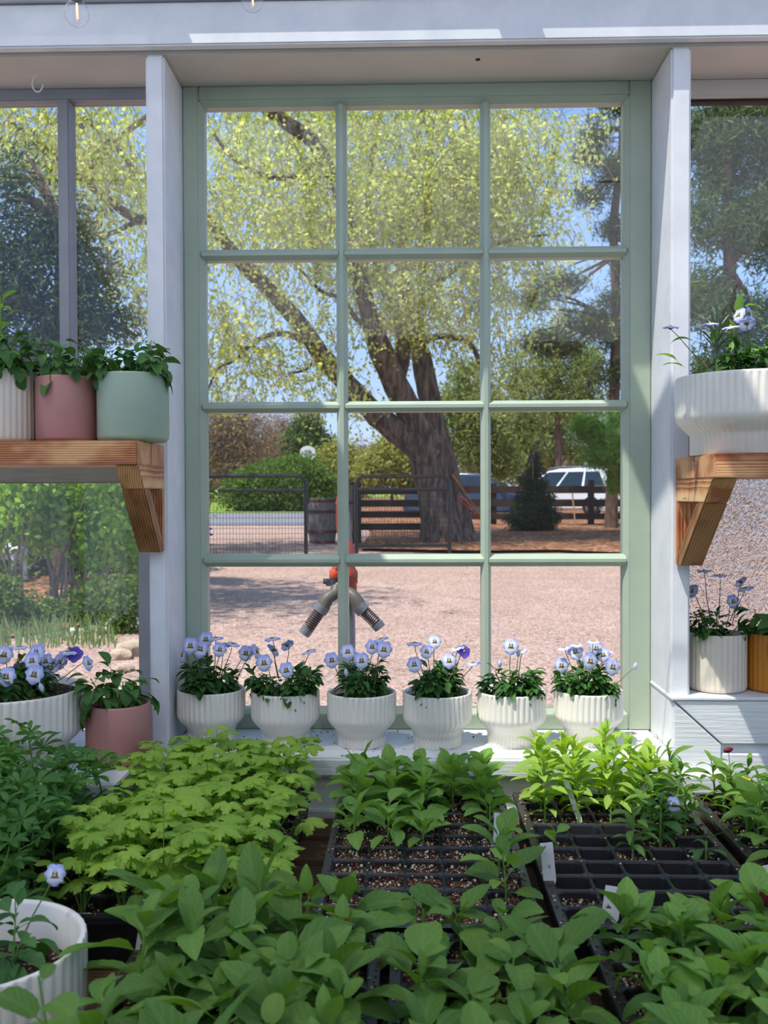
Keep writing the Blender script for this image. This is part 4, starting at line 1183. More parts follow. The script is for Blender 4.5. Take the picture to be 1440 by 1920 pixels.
# right cell tray, many cells empty
def fill4(i, j):
    if j <= 2: return True
    if j == 3: return i >= 3
    if j == 4: return i in (0, 3)
    if j == 5: return i in (0, 2, 4)
    if j == 8: return i in (0, 4)
    if j == 9: return i in (2, 3, 4)
    return False
r4, t4, _ = tray('black cell tray right of centre with many empty cells', 0.172, 1.130, filled=fill4, seed=4)
rg = random.Random(34)
for (i, j), p in t4.items():
    if j <= 2 and i <= 3:
        note_row(seedling(rg, p, rg.uniform(0.085, 0.125), ['lime'], 26, 'tall lime green seedling at the back of the right cell tray', 'lime seedlings by the sill', rg.uniform(0.68, 0.88)), 'lime', j)
    elif j <= 3:
        note_row(seedling(rg, p, rg.uniform(0.07, 0.10), ['narrow'], 14, 'dark narrow-leaved seedling in the right cell tray, beside the blue-eyed viola', 'dark seedlings of the right cell tray', rg.uniform(0.85, 1.0)), 'dark', j)
    elif (i, j) == (0, 4):
        seedling(rg, (p[0], p[1] - 0.01, p[2]), 0.03, ['mid'], 4, 'tiny seedling behind the white tag in the right cell tray', None, 0.55)
    elif (i, j) == (2, 5):
        seedling(rg, p, 0.07, ['narrow', 'viola_light'], 16, 'bushy narrow seedling alone in the middle of the right cell tray', None, 0.75)
    elif (i, j) in ((3, 4),):
        seedling(rg, p, 0.065, ['viola'], 18, 'dark bushy viola seedling right of the middle of the right cell tray', None, 1.0)
    elif (i, j) == (4, 5):
        seedling(rg, p, 0.03, ['viola'], 8, 'low dark seedling at the right side of the right cell tray', None, 0.9)
p = t4[(3, 3)]
vr = empty('viola_seedling', (p[0] + 0.005, p[1] - 0.03, p[2]), 0, 'seedling bearing one open lilac viola in the right tray', 'seedling')
for q in range(12): put_leaf(vr, LM['viola'][q % 5], Vector((0, 0, 0.008 + 0.004 * q)), q * 2.4, 0.2 + 0.05 * q, 1.1)
pf = at(1264, 1509, vr.location.y - 0.01) - vr.location
flower(vr, pf, (0.05, -1, 0.25), 0.80, 'lilac', 0.0, Vector((0, 0, 0.0)))

# far right flat
r5, t5, _ = tray('black flat of dense mixed seedlings at the right edge', 0.462, 1.130, seed=5)
rg = random.Random(35)
for (i, j), p in t5.items():
    if j <= 3 and (i + j) % 1 == 0 and i < 4:
        note_row(seedling(rg, p, rg.uniform(0.055, 0.085), ['narrow'], 13, 'narrow-leaved green seedling near the casing, back of the right edge flat', 'narrow seedlings of the right edge flat', rg.uniform(0.85, 1.05)), 'r_nar', j)
    elif j in (4, 5, 6) and i < 3:
        note_row(seedling(rg, p, rg.uniform(0.06, 0.085), ['mid', 'narrow'], 12, 'mid green seedling halfway down the flat at the right edge', 'mid green seedlings at the right edge', rg.uniform(0.85, 1.05)), 'r_mid', j)
    elif j >= 7 and i < 3:
        note_row(seedling(rg, p, rg.uniform(0.035, 0.055), ['lime'], 13, 'low lime seedling in the near part of the right edge flat', 'low lime seedlings at the right edge', rg.uniform(0.65, 0.85)), 'r_low', j)
rb = empty('red_bud_seedling', (t5[(0, 1)][0] + 0.02, t5[(0, 1)][1] + 0.03, t5[(0, 1)][2]), 0, 'slender seedling with a nodding crimson bud before the white casing', 'seedling')
for q in range(9): put_leaf(rb, LM['narrow'][q % 5], Vector((0, 0, 0.01 + 0.006 * q)), q * 2.4, 0.3 + 0.07 * q, 0.9)
bud(rb, at(1366, 1406, rb.location.y) - rb.location, (0, 0, 0.03), M['red_petal'], 1.15, 1.3)
yb = empty('yellow_viola', (t5[(1, 2)][0] + 0.02, t5[(1, 2)][1], t5[(1, 2)][2]), 0, 'seedling with a half-hidden yellow bloom in the right edge flat', 'seedling')
for q in range(8): put_leaf(yb, LM['narrow'][q % 5], Vector((0, 0, 0.01 + 0.005 * q)), q * 2.4, 0.3, 0.9)
for q in range(5):
    pt = put_leaf(yb, PET['low'], at(1392, 1462, yb.location.y) - yb.location, q * 1.26, 0.2, 0.8, name='petal'); pt.data = pt.data
yp = PET['low'].copy(); yp.materials[0] = M['yellow_petal']
for ch in list(yb.children):
    if ch.name.startswith('petal'): ch.data = yp

# front row
r6, t6, _ = tray('black cell tray in the front row, holding the tallest long-leaved seedlings', -0.305, 0.595, nc=5, nr=9, seed=6)
rg = random.Random(36)
for (i, j), p in t6.items():
    if p[1] < 0.66: continue
    if (i * 7 + j * 3) % 5 == 4 and j > 1: continue
    note_row(seedling(rg, (p[0], p[1], p[2]), (0.052 + 0.02 * rg.random()) * (1.25 if j < 3 and i < 3 else 1.0), ['front', 'front', 'front_round'], 10, 'long-leaved green seedling in the front centre tray beside the white bowl', 'long-leaved seedlings of the front centre tray', rg.uniform(0.75, 1.05), 0.2, top_up=1.0), 'f_long', j)
r7, t7, _ = tray('black cell tray in the front row, right of the tallest seedlings', -0.022, 0.595, W=0.20, nc=4, nr=9, seed=7)
for (i, j), p in t7.items():
    if p[1] < 0.66: continue
    if (i * 5 + j * 3) % 4 == 3 or (j == 1 and i == 1): continue
    note_row(seedling(rg, (p[0], p[1], p[2]), rg.uniform(0.030, 0.055), ['front_round', 'front'], 9, 'round-leaved green seedling in the front tray right of centre', 'round-leaved seedlings of the front tray', rg.uniform(0.72, 0.95), 0.2, top_up=0.9), 'f_round', j)
r8, t8, _ = tray('black cell tray at the front right with narrow-leaved seedlings', 0.200, 0.595, nc=5, nr=9, seed=8)
for (i, j), p in t8.items():
    if p[1] < 0.66: continue
    if (i * 3 + j * 5) % 6 == 5: continue
    note_row(seedling(rg, (p[0], p[1], p[2]), rg.uniform(0.040, 0.062), ['narrow', 'mid'], 17, 'bushy seedling in the front right cell tray', 'bushy seedlings of the front right tray', rg.uniform(0.85, 1.15), 0.2), 'f_bushy', j)
r9, t9, _ = tray('black cell tray in the front right corner', 0.482, 0.595, nc=5, nr=9, seed=9)
for (i, j), p in t9.items():
    if p[1] < 0.85 or i > 2: continue
    note_row(seedling(rg, (p[0], p[1], p[2]), rg.uniform(0.060, 0.085), ['narrow', 'front'], 13, 'tall narrow seedling at the right edge of the front row', 'tall seedlings at the front right edge', rg.uniform(0.9, 1.1), 0.2), 'f_tall', j)
seedling(rg, (-0.272, 0.74, t6[(0, 0)][2]), 0.150, ['front_round'], 7, 'tall seedling in front of the white bowl at the lower left corner', None, 0.62)
rw = empty('crimson_seedling', (t9[(0, 0)][0] + 0.0, t9[(0, 0)][1], t9[(0, 0)][2]), 0, 'tall seedling with a drooping crimson bud at the right edge', 'seedling')
for q in range(9): put_leaf(rw, LM['front'][q % 6], Vector((0, 0, 0.01 + 0.009 * q)), q * 2.4, 0.3 + 0.07 * q, 0.8)
bud(rw, at(1434, 1686, rw.location.y) - rw.location, (0, 0, 0.06), M['red_petal'], 1.4, 2.8)

label_rows('lobed', 'lobed lime green seedling', 'flat left of centre')
label_rows('palm', 'dark palmate-leaved seedling', 'far left flat')
label_rows('c_back', 'leafy rounded seedling', 'bushy part of centre tray')
label_rows('c_mid', 'small rounded seedling', 'sparse part of centre tray')
label_rows('lime', 'tall lime green seedling', 'right cell tray')
label_rows('dark', 'dark narrow-leaved seedling', 'right side of right cell tray')
label_rows('r_nar', 'narrow-leaved seedling', 'right edge flat')
label_rows('r_mid', 'mid green seedling', 'middle of right edge flat')
label_rows('r_low', 'low lime seedling', 'near part of right edge flat')
label_rows('f_long', 'long-leaved seedling', 'front centre tray')
label_rows('f_round', 'round-leaved seedling', 'front tray right of centre')
label_rows('f_bushy', 'bushy narrow-leaved seedling', 'front right tray')
label_rows('f_tall', 'tall narrow seedling', 'front right corner tray')

# ------------------------------------------------------------------ plant tags
def plant_tag(label, top, bot, wpx, Y, text=None, dy=0.0, mat='tagwhite', tsize=0.010, rot=0.0):
    a = at(top[0], top[1], Y + dy); b = at(bot[0], bot[1], Y)
    u = (a - b); L = u.length; u.normalize()
    v = Vector((1, 0, 0)); v = (v - u * v.dot(u)).normalized(); n = v.cross(u)
    W = wpx / F_PX * Y
    Mx = Matrix(((v.x, u.x, n.x, b.x), (v.y, u.y, n.y, b.y), (v.z, u.z, n.z, b.z), (0, 0, 0, 1)))
    m = MB(); m.prism([(-W/2, 0.0), (0, -0.02), (W/2, 0.0), (W/2, L), (-W/2, L)], Matrix.Identity(4), 0.0006)
    root = m.build('plant_tag', M[mat], bevel=0.0, mx=Mx); tag(root, label, 'plant tag')
    if text:
        for s_, x, y, r_ in text:
            cu = bpy.data.curves.new('lettering', 'FONT'); cu.body = s_; cu.size = tsize; cu.extrude = 0.0001; cu.align_x = 'CENTER'; cu.align_y = 'CENTER'; cu.materials.append(M['ink'])
            t0 = bpy.data.objects.new('lettering_curve', cu); COL.objects.link(t0); bpy.context.view_layer.update(); me = bpy.data.meshes.new_from_object(t0.evaluated_get(bpy.context.evaluated_depsgraph_get())); bpy.data.objects.remove(t0); t = bpy.data.objects.new('lettering', me); COL.objects.link(t); t.parent = root
            t.matrix_basis = Matrix.Translation((x, y, 0.0008)) @ Matrix.Rotation(r_, 4, 'Z')
    return root
plant_tag('large blank white tag standing in an empty-celled part of the right tray', (1024, 1580), (1031, 1651), 24, 1.272, [('V', 0.001, 0.018, 0.2)], 0.0, tsize=0.007)
plant_tag('thin white tag at the right rim of the centre tray', (932, 1524), (930, 1577), 11, 1.42, None, 0.0)
plant_tag('white tag sticking up among seedlings in front of the sill', (908, 1434), (901, 1470), 9, 1.60, None, 0.01)
plant_tag('greyish tag slanting among the lime seedlings of the right tray', (1060, 1462), (1086, 1535), 10, 1.52, None, 0.01)
plant_tag('lettered white tag among the front left seedlings, beside the lime flat', (281, 1688), (266, 1785), 26, 1.07, [('Imn', 0.0, 0.036, -PI/2 - 0.1)], 0.0, tsize=0.013)
plant_tag('white tag marked P 4 in front of the empty cells', (1152, 1662), (1143, 1722), 33, 1.165, [('P', 0.005, 0.024, -0.1), ('4', -0.004, 0.014, -PI/2)], 0.0, tsize=0.010)
plant_tag('white tag at the right edge above the low lime seedlings', (1437, 1622), (1443, 1650), 16, 1.27, None, 0.0)

# ------------------------------------------------------------------ string lights
m_gl = glass_mat('bulb_glass', (1, 1, 1), 1.5, boost=1.6)
em, nt_, out_ = new_mat('warm_filament'); e_ = N(nt_, 'Emission'); e_.inputs[0].default_value = (1.0, 0.36, 0.12, 1); e_.inputs[1].default_value = 6.0; nt_.links.new(e_.outputs[0], out_.inputs[0])
sl = empty('string_lights', at(300, -30, 1.45), 0, 'string of clear globe bulbs with glowing filaments along the white beam', 'string lights')
def rel(p): return p - sl.location
c = MB(); pts = [rel(at(x, -42 - 14 * math.sin((x + 160) / 420.0) ** 2, 1.45)) for x in range(-500, 1700, 60)]
c.tube(pts, 0.0022, 6); c.build('cord', M['tray'], sl, smooth=True)
for px, py, rp in ((144, 26, 23), (473, 1, 21)):
    p = rel(at(px, py, 1.45)); r_ = rp / F_PX * 1.45
    b = MB(); b.lathe([(r_*0.42, r_*1.35), (r_*0.5, r_*1.05), (r_*0.86, r_*0.55), (r_, 0.0), (r_*0.92, -r_*0.42), (r_*0.62, -r_*0.80), (r_*0.28, -r_*0.98), (0.0004, -r_*1.02)], 28)
    bo = b.build('bulb', m_gl, sl, smooth=True, loc=p)
    f_ = MB(); f_.tube([(0.0, 0, r_*0.85), (0.0006, 0, r_*0.2), (0.0014, 0, -r_*0.4)], [0.0013, 0.0015, 0.0008], 6); f_.build('filament', em, bo, smooth=True)
    s_ = MB(); s_.lathe([(r_*0.5, r_*1.15), (r_*0.52, r_*2.0), (r_*0.36, r_*2.35)], 16); s_.build('socket', M['tray'], sl, smooth=True, loc=p)
# cup hook in the soffit
hk = MB(); p = at(70, 112, 1.83); pts = []
for k in range(13):
    a = math.radians(90 + 22 * k); pts.append(Vector((0.010 * math.cos(a), 0, -0.02 + 0.011 * math.sin(a) * 1.4)))
pts = [Vector((0, 0, 0.0))] + pts
hk.tube(pts, 0.0013, 6); o = hk.build('cup_hook', M['white'], smooth=True, loc=Vector((p.x, p.y, Z_SOF))); tag(o, 'white cup hook screwed into the soffit at upper left', 'hook')
# ------------------------------------------------------------------ outdoors
def gz(Y): return max(0.0, (Y - 6.0) * 0.0125)
def on_ground(px, Y): p = at(px, 925, Y); return Vector((p.x, Y, gz(Y)))
M['gravel'] = ground_mat('pink_gravel', [(0, lin((122, 96, 86))), (0.3, lin((176, 145, 131))), (0.7, lin((196, 165, 150))), (0.93, lin((206, 182, 170))), (1.0, lin((112, 92, 84)))], 62, ((0.3, 0.86), (0.7, 1.06)), bstr=0.6, bdist=0.007)
M['mulch'] = ground_mat('brown_mulch', [(0, lin((96, 62, 44))), (0.5, lin((146, 98, 70))), (0.85, lin((182, 130, 96))), (1.0, lin((206, 164, 130)))], 16, ((0.35, 0.65), (0.65, 1.1)), bstr=1.0, bdist=0.03)
M['asphalt'] = ground_mat('grey_asphalt', [(0, lin((120, 120, 126))), (1, lin((142, 142, 148)))], 30, ((0.3, 0.92), (0.7, 1.05)), bstr=0.2)
M['turf'] = ground_mat('lawn', [(0, lin((112, 134, 52))), (1, lin((150, 168, 70)))], 12, ((0.3, 0.8), (0.7, 1.1)), bstr=0.5)
def strip(name, pts, nx, ny, mat, dz=0.0, kind='structure'):
    """pts: x0, x1, y0, y1 on the rising ground"""
    x0, x1, y0, y1 = pts; V = []; Fc = []
    for j in range(ny + 1):
        for i in range(nx + 1):
            x = x0 + (x1 - x0) * i / nx; y = y0 + (y1 - y0) * j / ny
            V.append((x, y, gz(y) + dz))
    for j in range(ny):
        for i in range(nx):
            a = j * (nx + 1) + i; Fc.append((a, a + 1, a + nx + 2, a + nx + 1))
    o = link(name, mesh(name, V, Fc, mat)); o['kind'] = kind; return o
def blob_strip(name, outline, mat, dz, kind='structure'):
    bm = bmesh.new(); vs = [bm.verts.new((x, y, 0)) for x, y in outline]; f = bm.faces.new(vs)
    bmesh.ops.triangulate(bm, faces=bm.faces)
    bmesh.ops.subdivide_edges(bm, edges=bm.edges[:], cuts=5, use_grid_fill=True)
    for v in bm.verts: v.co.z = gz(v.co.y) + dz
    me = bpy.data.meshes.new(name); bm.to_mesh(me); bm.free(); me.materials.append(mat)
    o = link(name, me); o['kind'] = kind; return o
strip('ground', (-60, 60, 1.95, 120), 2, 60, M['gravel'])
strip('road', (-60, 60, 28.6, 39.5), 2, 6, M['asphalt'], 0.02)
strip('lawn', (-60, 60, 39.5, 118), 2, 10, M['turf'], 0.03)
blob_strip('mulch_bed', [(-0.9, 17.9), (1.0, 17.2), (2.6, 17.4), (5.0, 15.6), (9, 15.0), (60, 15), (60, 70), (-5.0, 70), (-2.9, 45), (-1.6, 30), (-0.9, 24)], M['mulch'], 0.06)
blob_strip('garden_bed', [(-22, 7.2), (-5.2, 7.3), (-4.2, 7.0), (-3.2, 8.0), (-2.45, 9.4), (-2.5, 11.5), (-3.6, 14.5), (-6.5, 24), (-22, 24)], M['mulch'], 0.02)

npr = np.random.RandomState(7)
def quads(centres, size, aspect, rs, flat=0.0, droop=0.0, fold=False):
    """random leaf quads (rhombi) at the given centres"""
    n = len(centres)
    d = rs.normal(size=(n, 3)); 
    if droop: d[:, 2] -= droop
    d /= np.linalg.norm(d, axis=1, keepdims=True)
    q = rs.normal(size=(n, 3)); 
    e = np.cross(d, q); e /= np.linalg.norm(e, axis=1, keepdims=True)
    if flat:
        pass
    s = size * rs.uniform(0.65, 1.25, size=(n, 1))
    a = d * s * 0.5; b = e * s * 0.5 * aspect
    V = np.stack([centres - a, centres + b - a * 0.15, centres + a, centres - b - a * 0.15], axis=1).reshape(-1, 3)
    Fc = np.arange(n * 4).reshape(n, 4)
    return V, Fc
def cloud_pts(blobs, n, rs, shell=0.55):
    """points in ellipsoids (cx, cy, cz, rx, ry, rz), thicker towards the outside"""
    vol = np.array([b[3] * b[4] * b[5] for b in blobs]) ** 0.75; vol /= vol.sum()
    idx = rs.choice(len(blobs), size=n, p=vol); B = np.array(blobs)[idx]
    d = rs.normal(size=(n, 3)); d /= np.linalg.norm(d, axis=1, keepdims=True)
    r = (shell + (1 - shell) * rs.uniform(size=(n, 1)) ** 0.6) * rs.uniform(0.8, 1.12, size=(n, 1))
    m = rs.uniform(size=(n, 1)) < 0.35
    r = np.where(m, rs.uniform(size=(n, 1)) ** 0.4, r)
    return B[:, :3] + d * r * B[:, 3:]
def clumped(blobs, nclump, per, cr_, rs, shell=0.5):
    c = cloud_pts(blobs, nclump, rs, shell)
    p = np.repeat(c, per, axis=0) + rs.normal(size=(nclump * per, 3)) * cr_
    return p
def tree_leafmat(name, a, b, trans=0.4): return leaf_mat(name, a, b, uvveins=False, trans=trans, rough=0.6)
M['cottonwood'] = tree_leafmat('cottonwood_leaf', (168, 182, 92), (206, 214, 136), 0.5)
M['juniper'] = tree_leafmat('juniper_needles', (58, 72, 44), (100, 112, 66), 0.25)
M['pine_n'] = tree_leafmat('pine_needles', (66, 88, 52), (104, 124, 66), 0.25)
M['pine_bright'] = tree_leafmat('young_pine_needles', (96, 138, 56), (128, 166, 70), 0.3)
M['pine_far'] = tree_leafmat('far_pine_needles', (104, 120, 62), (148, 158, 84), 0.3)
M['spruce'] = tree_leafmat('spruce_needles', (36, 54, 40), (58, 78, 56), 0.15)
M['bush'] = tree_leafmat('hedge_leaf', (74, 100, 46), (112, 138, 62), 0.35)
M['lilac'] = tree_leafmat('lilac_leaf', (106, 148, 60), (172, 204, 96), 0.45)
M['olive'] = tree_leafmat('olive_leaf', (136, 142, 76), (170, 168, 96), 0.35)
M['russet'] = tree_leafmat('russet_twig', (130, 104, 84), (164, 136, 110), 0.15)
M['bark'] = surf('cottonwood_bark', (158, 136, 122), (78, 64, 58), 0.95, 4, (3, 3, 0.5), bstr=1.0, bdist=0.09, bscale=8, geo=True, lo=0.3, hi=0.6)
M['bark_pale'] = surf('pale_twig_bark', (176, 160, 140), (130, 112, 96), 0.9, 5, (3, 3, 1), bstr=0.3, geo=True)
M['bark_pine'] = surf('pine_bark', (122, 92, 78), (80, 60, 52), 0.95, 5, (3, 3, 1), bstr=0.8, bdist=0.03, bscale=10, geo=True)

def foliage(name, V, Fc, mat, parent):
    o = link(name, mesh_np(name, V - np.array(parent.location), Fc, mat), parent); o['kind'] = 'stuff'; return o

# ---- the great cottonwood
TY = 20.0
cot = empty('cottonwood_tree', on_ground(833, TY), 0, 'huge leaning cottonwood with forked trunk and pale spring leaves behind the gate', 'tree')
def limb(name, pts, par, mat, n=12, jit=0.07, rng=None, sub=3):
    """pts: (px, py, Y, width in px)"""
    P = [at(a, b, c) for a, b, c, d in pts]; Rd = [d / 2 / F_PX * c for a, b, c, d in pts]
    Q = []; rr_ = []
    for i in range(len(P) - 1):
        p0 = P[max(0, i-1)]; p1 = P[i]; p2 = P[i+1]; p3 = P[min(len(P)-1, i+2)]
        for k in range(sub):
            t = k / sub
            Q.append(0.5 * ((2*p1) + (p2 - p0)*t + (2*p0 - 5*p1 + 4*p2 - p3)*t*t + (3*p1 - p0 - 3*p2 + p3)*t*t*t)); rr_.append(Rd[i] * (1-t) + Rd[i+1] * t)
    Q.append(P[-1]); rr_.append(Rd[-1])
    m = MB(); off = Vector(par.location)
    m.tube([q - off for q in Q], rr_, n, jit=jit, rng=rng or R)
    m.build(name, mat, par, smooth=True)
    return Q, rr_
L_ = {}
L_['trunk'] = limb('trunk', [(832,1040,20,108),(830,1015,20,88),(824,970,20,72),(816,930,20,66),(806,880,20,66),(798,840,20,72),(792,812,20,60)], cot, M['bark'], 20, 0.05)
L_['stem2'] = limb('trunk', [(872,1032,20.3,70),(862,1000,20.3,56),(850,940,20.3,50),(838,890,20.3,48),(826,840,20.3,44),(816,800,20.3,42),(806,750,20.3,42),(796,700,20.4,40),(786,650,20.5,34),(775,600,20.6,28),(762,540,20.8,24),(752,470,21,20),(758,390,21.2,16),(776,290,21.5,12),(800,180,22,9)], cot, M['bark'], 14, 0.06)
L_['A'] = limb('limb', [(806,860,19.9,60),(770,826,19.8,54),(722,792,19.7,46),(680,752,19.6,42),(640,708,19.5,38),(604,668,19.3,34),(566,612,19.1,32),(520,560,18.9,30),(474,512,18.7,32),(440,478,18.5,26),(404,430,18.2,22),(372,392,18,20),(310,400,17.7,20),(262,412,17.4,20),(212,382,17.1,16),(160,340,16.8,13),(100,290,16.5,10),(20,230,16.2,7)], cot, M['bark'], 12, 0.07)
L_['B'] = limb('limb', [(800,840,19.9,56),(778,790,19.8,52),(752,740,19.7,50),(728,690,19.5,46),(708,640,19.3,42),(692,590,19.2,34),(676,530,19,30),(658,480,18.8,26),(648,400,18.6,24),(628,340,18.4,24),(590,270,18.2,26),(540,232,18,26),(500,205,17.8,20),(462,176,17.6,16),(400,120,17.4,12)], cot, M['bark'], 12, 0.07)
L_['C'] = limb('limb', [(744,720,19.8,30),(756,660,19.9,28),(748,600,20.1,24),(722,540,20.3,20),(700,470,20.6,16),(690,380,20.9,13),(700,280,21.2,10),(720,170,21.6,8)], cot, M['bark'], 9, 0.05)
L_['D'] = limb('branch', [(790,660,20.4,14),(806,634,20.2,12),(850,632,20,11),(884,648,19.8,10),(906,700,19.6,8),(918,740,19.4,5)], cot, M['bark'], 7)
L_['E'] = limb('branch', [(566,640,19.1,14),(540,626,18.9,11),(500,630,18.7,10),(470,646,18.5,8),(440,676,18.3,6),(410,690,18.1,5),(390,730,18,4)], cot, M['bark'], 7)
L_['F'] = limb('branch', [(640,690,19.4,10),(600,648,19.6,8),(580,690,19.2,5),(540,700,19,4)], cot, M['bark'], 6)
L_['G'] = limb('branch', [(700,620,19.3,14),(670,600,19,11),(640,560,18.8,9),(600,545,18.6,6),(560,500,18.5,4)], cot, M['bark'], 6)
L_['H'] = limb('branch', [(770,590,20.6,14),(810,540,20.6,12),(860,500,20.6,9),(900,470,20.5,8),(960,450,20.4,6),(1030,440,20.2,4)], cot, M['bark'], 7)
L_['I'] = limb('branch', [(600,285,18.2,16),(560,330,17.8,12),(500,330,17.4,10),(440,300,17.2,8),(400,250,17,6)], cot, M['bark'], 7)
L_['J'] = limb('branch', [(756,420,21,16),(800,350,20.6,13),(860,300,20.2,11),(930,290,19.8,8),(1000,320,19.4,5)], cot, M['bark'], 7)
L_['K'] = limb('branch', [(160,340,16.8,10),(190,280,16.6,12),(240,245,16.4,13),(290,205,16.2,11),(340,150,16,8)], cot, M['bark_pale'], 7)
L_['L'] = limb('branch', [(262,412,17.4,12),(200,440,17,10),(150,430,16.8,8),(60,410,16.6,5)], cot, M['bark'], 6)
L_['N'] = limb('branch', [(160,250,16.5,10),(140,215,16.5,14),(185,245,16.5,12),(230,290,16.5,10),(256,330,16.6,8)], cot, M['bark'], 6)
# drooping twigs with leaves along them
rs = np.random.RandomState(3)
CL = [ # px, py, Y, rx px, ry px, twigs
 (470,250,19.8,120,80,360),(600,215,20.5,110,60,300),(720,260,21,110,110,480),(850,280,20,90,110,560),(960,260,20,80,90,300),(520,360,18,130,70,330),(660,380,19,90,70,340),(800,400,20,100,70,460),
 (930,400,20,90,70,280),(1010,440,20,50,60,110),(420,420,17.5,60,60,120),(560,450,18,90,50,170),(680,500,19.5,60,60,230),(800,520,20,100,60,330),(940,520,20,70,50,80),(760,600,19.6,70,50,170),
 (880,600,20,60,60,120),(450,560,18,80,60,90),(430,620,17.8,60,60,120),(520,680,18.6,110,50,110),(600,600,19,50,60,60),(640,740,19,60,40,50),(960,640,21,60,70,50),(1000,560,21,70,50,40),(930,720,21,60,50,50),
 (60,240,16,90,60,260),(180,260,16.5,90,60,240),(250,330,17,60,60,140),(200,420,17,80,60,130),(250,520,17,40,60,90),(190,560,16.5,50,50,60),(1090,230,21,40,50,50),(560,120,18,250,60,220),(850,110,20,220,60,180),(200,110,16.5,200,60,120),(-90,-175,9,230,90,800),(1000,330,20,60,50,100),(400,700,18,30,60,40),(900,330,19.5,70,60,170)]  # one unseen cluster, high and near, is added to shade the gravel
tV = []; tF = []; lc = []; base = 0
for px, py, Y, rxp, ryp, n in CL:
    c = at(px, py, Y); sx = rxp / F_PX * Y; sz = ryp / F_PX * Y
    P = rs.normal(size=(n, 3)) * np.array([sx * 0.62, 1.3 if py > 0 else 0.75, sz * 0.62]) + np.array(c)
    hd = rs.uniform(0, 2 * PI, n); ln = rs.uniform(0.35, 0.95, n); out = rs.uniform(0.15, 0.8, n)
    for t0, a, l, ou in zip(P, hd, ln, out):
        d = np.array([math.cos(a) * ou, math.sin(a) * ou, 0.25])
        p = t0.copy(); pts = [p.copy()]
        for k in range(3):
            d = d + np.array([0, 0, -0.45]); q = d / np.linalg.norm(d); p = p + q * l / 3; pts.append(p.copy())
        rad = 0.011
        for k, q in enumerate(pts):
            r_ = rad * (1 - 0.25 * k)
            for th in (0.3, 2.4, 4.5): tV.append((q[0] + r_ * math.cos(th), q[1] + r_ * math.sin(th), q[2] + r_ * 0.3 * math.sin(th)))
        for k in range(3):
            for m_ in range(3): tF.append((base + k*3 + m_, base + k*3 + (m_+1) % 3, base + k*3 + 3 + (m_+1) % 3, base + k*3 + 3 + m_))
        base += 12
        nl = 9
        tt = rs.uniform(0.15, 1.0, nl) * 3
        for t in tt:
            k = min(2, int(t)); f = t - k
            lc.append(pts[k] * (1 - f) + pts[k+1] * f + rs.normal(size=3) * 0.07)
lc = np.array(lc)
V, Fc = quads(lc, 0.088, 0.72, rs)
foliage('leaves', V, Fc, M['cottonwood'], cot)
o = link('twigs', mesh_np('twigs', np.array(tV) - np.array(cot.location), np.array(tF), M['bark_pale']), cot); o['kind'] = 'stuff'

# ---- other trees
def needles_pts(c, n, rs): return c
def conifer(name, label, px, Y, trunk, blobs, nclump, per, mat, size=0.16, asp=0.12, cr_=0.14, bark='bark_pine', group=None, shell=0.4, branches=True):
    root = empty(name, on_ground(px, Y), 0, label, 'tree', group)
    rs = np.random.RandomState(abs(hash(label)) % 1 + int(px) + int(Y * 7))
    if trunk: limb('trunk', trunk, root, M[bark], 9, 0.06)
    B = []
    for bx, by, dy, rx, rz in blobs:
        c = at(bx, by, Y + dy); B.append((c.x, c.y, c.z, rx / F_PX * Y, max(rx, rz) / F_PX * Y * 0.8, rz / F_PX * Y))
    P = clumped(B, nclump, per, cr_, rs, shell)
    V, Fc = quads(P, size, asp, rs)
    foliage('foliage', V, Fc, M[mat], root)
    if branches and trunk:
        m = MB(); off = Vector(root.location)
        for b in B:
            c = Vector(b[:3]); tx = min(trunk, key=lambda t: abs(at(t[0], t[1], t[2]).z - c.z)); s = at(tx[0], tx[1], tx[2])
            for k in range(3):
                e_ = c + Vector(rs.normal(size=3)) * b[3] * 0.4
                m.tube([s - off, s.lerp(e_, 0.5) - off + Vector((0, 0, 0.1)), e_ - off], [0.05, 0.035, 0.012], 5)
        o = m.build('boughs', M[bark], root, smooth=True, kind='stuff')
    return root
conifer('pine_tree', 'tall dark pine with bare trunk just inside the right edge of the green sash', 1146, 25.5,
    [(1146,1004,25.5,30),(1147,960,25.5,24),(1150,850,25.5,22),(1152,740,25.5,20),(1155,600,25.5,18),(1152,480,25.5,16),(1150,420,25.5,18),(1160,330,25.5,13),(1166,240,25.5,10),(1168,120,25.5,7)],
    [(1120,250,0,35,30),(1150,320,-.5,40,30),(1110,370,0,35,18),(1160,430,0,40,18),(1090,600,0,50,22),(1140,620,0,40,30),(1150,560,0,30,20),(1060,650,0,40,14),(1010,645,.5,45,14),(1000,560,0,40,14),(1060,530,0,50,16),(1150,700,0,30,30),(1170,160,0,50,60),(1100,290,0,30,20),(1185,500,0,40,40)],
    900, 26, 'juniper', 0.20, 0.14, 0.13)
conifer('pine_tree', 'blue-green rounded pine lower right in the sash, left of the tall pine', 1040, 40,
    [(1050,965,40,14),(1046,800,40,12),(1042,700,40,9)], [(1035,640,0,30,30),(1025,690,0,45,40),(1060,740,0,50,40),(1000,730,0,50,40),(1100,690,0,30,60),(1090,760,0,50,40),(960,700,0,30,30)], 420, 24, 'pine_far', 0.30, 0.18, 0.22)
conifer('pine_tree', 'small bright green long-needled pine beside the trunk at right', 1165, 23,
    [(1172,1000,23,14),(1166,900,23,12),(1150,830,23,9)], [(1100,800,0,34,16),(1130,820,0,40,22),(1150,850,0,34,28),(1165,790,.3,30,26),(1120,860,-.2,25,14),(1160,900,0,22,20)], 360, 40, 'pine_bright', 0.26, 0.06, 0.09)
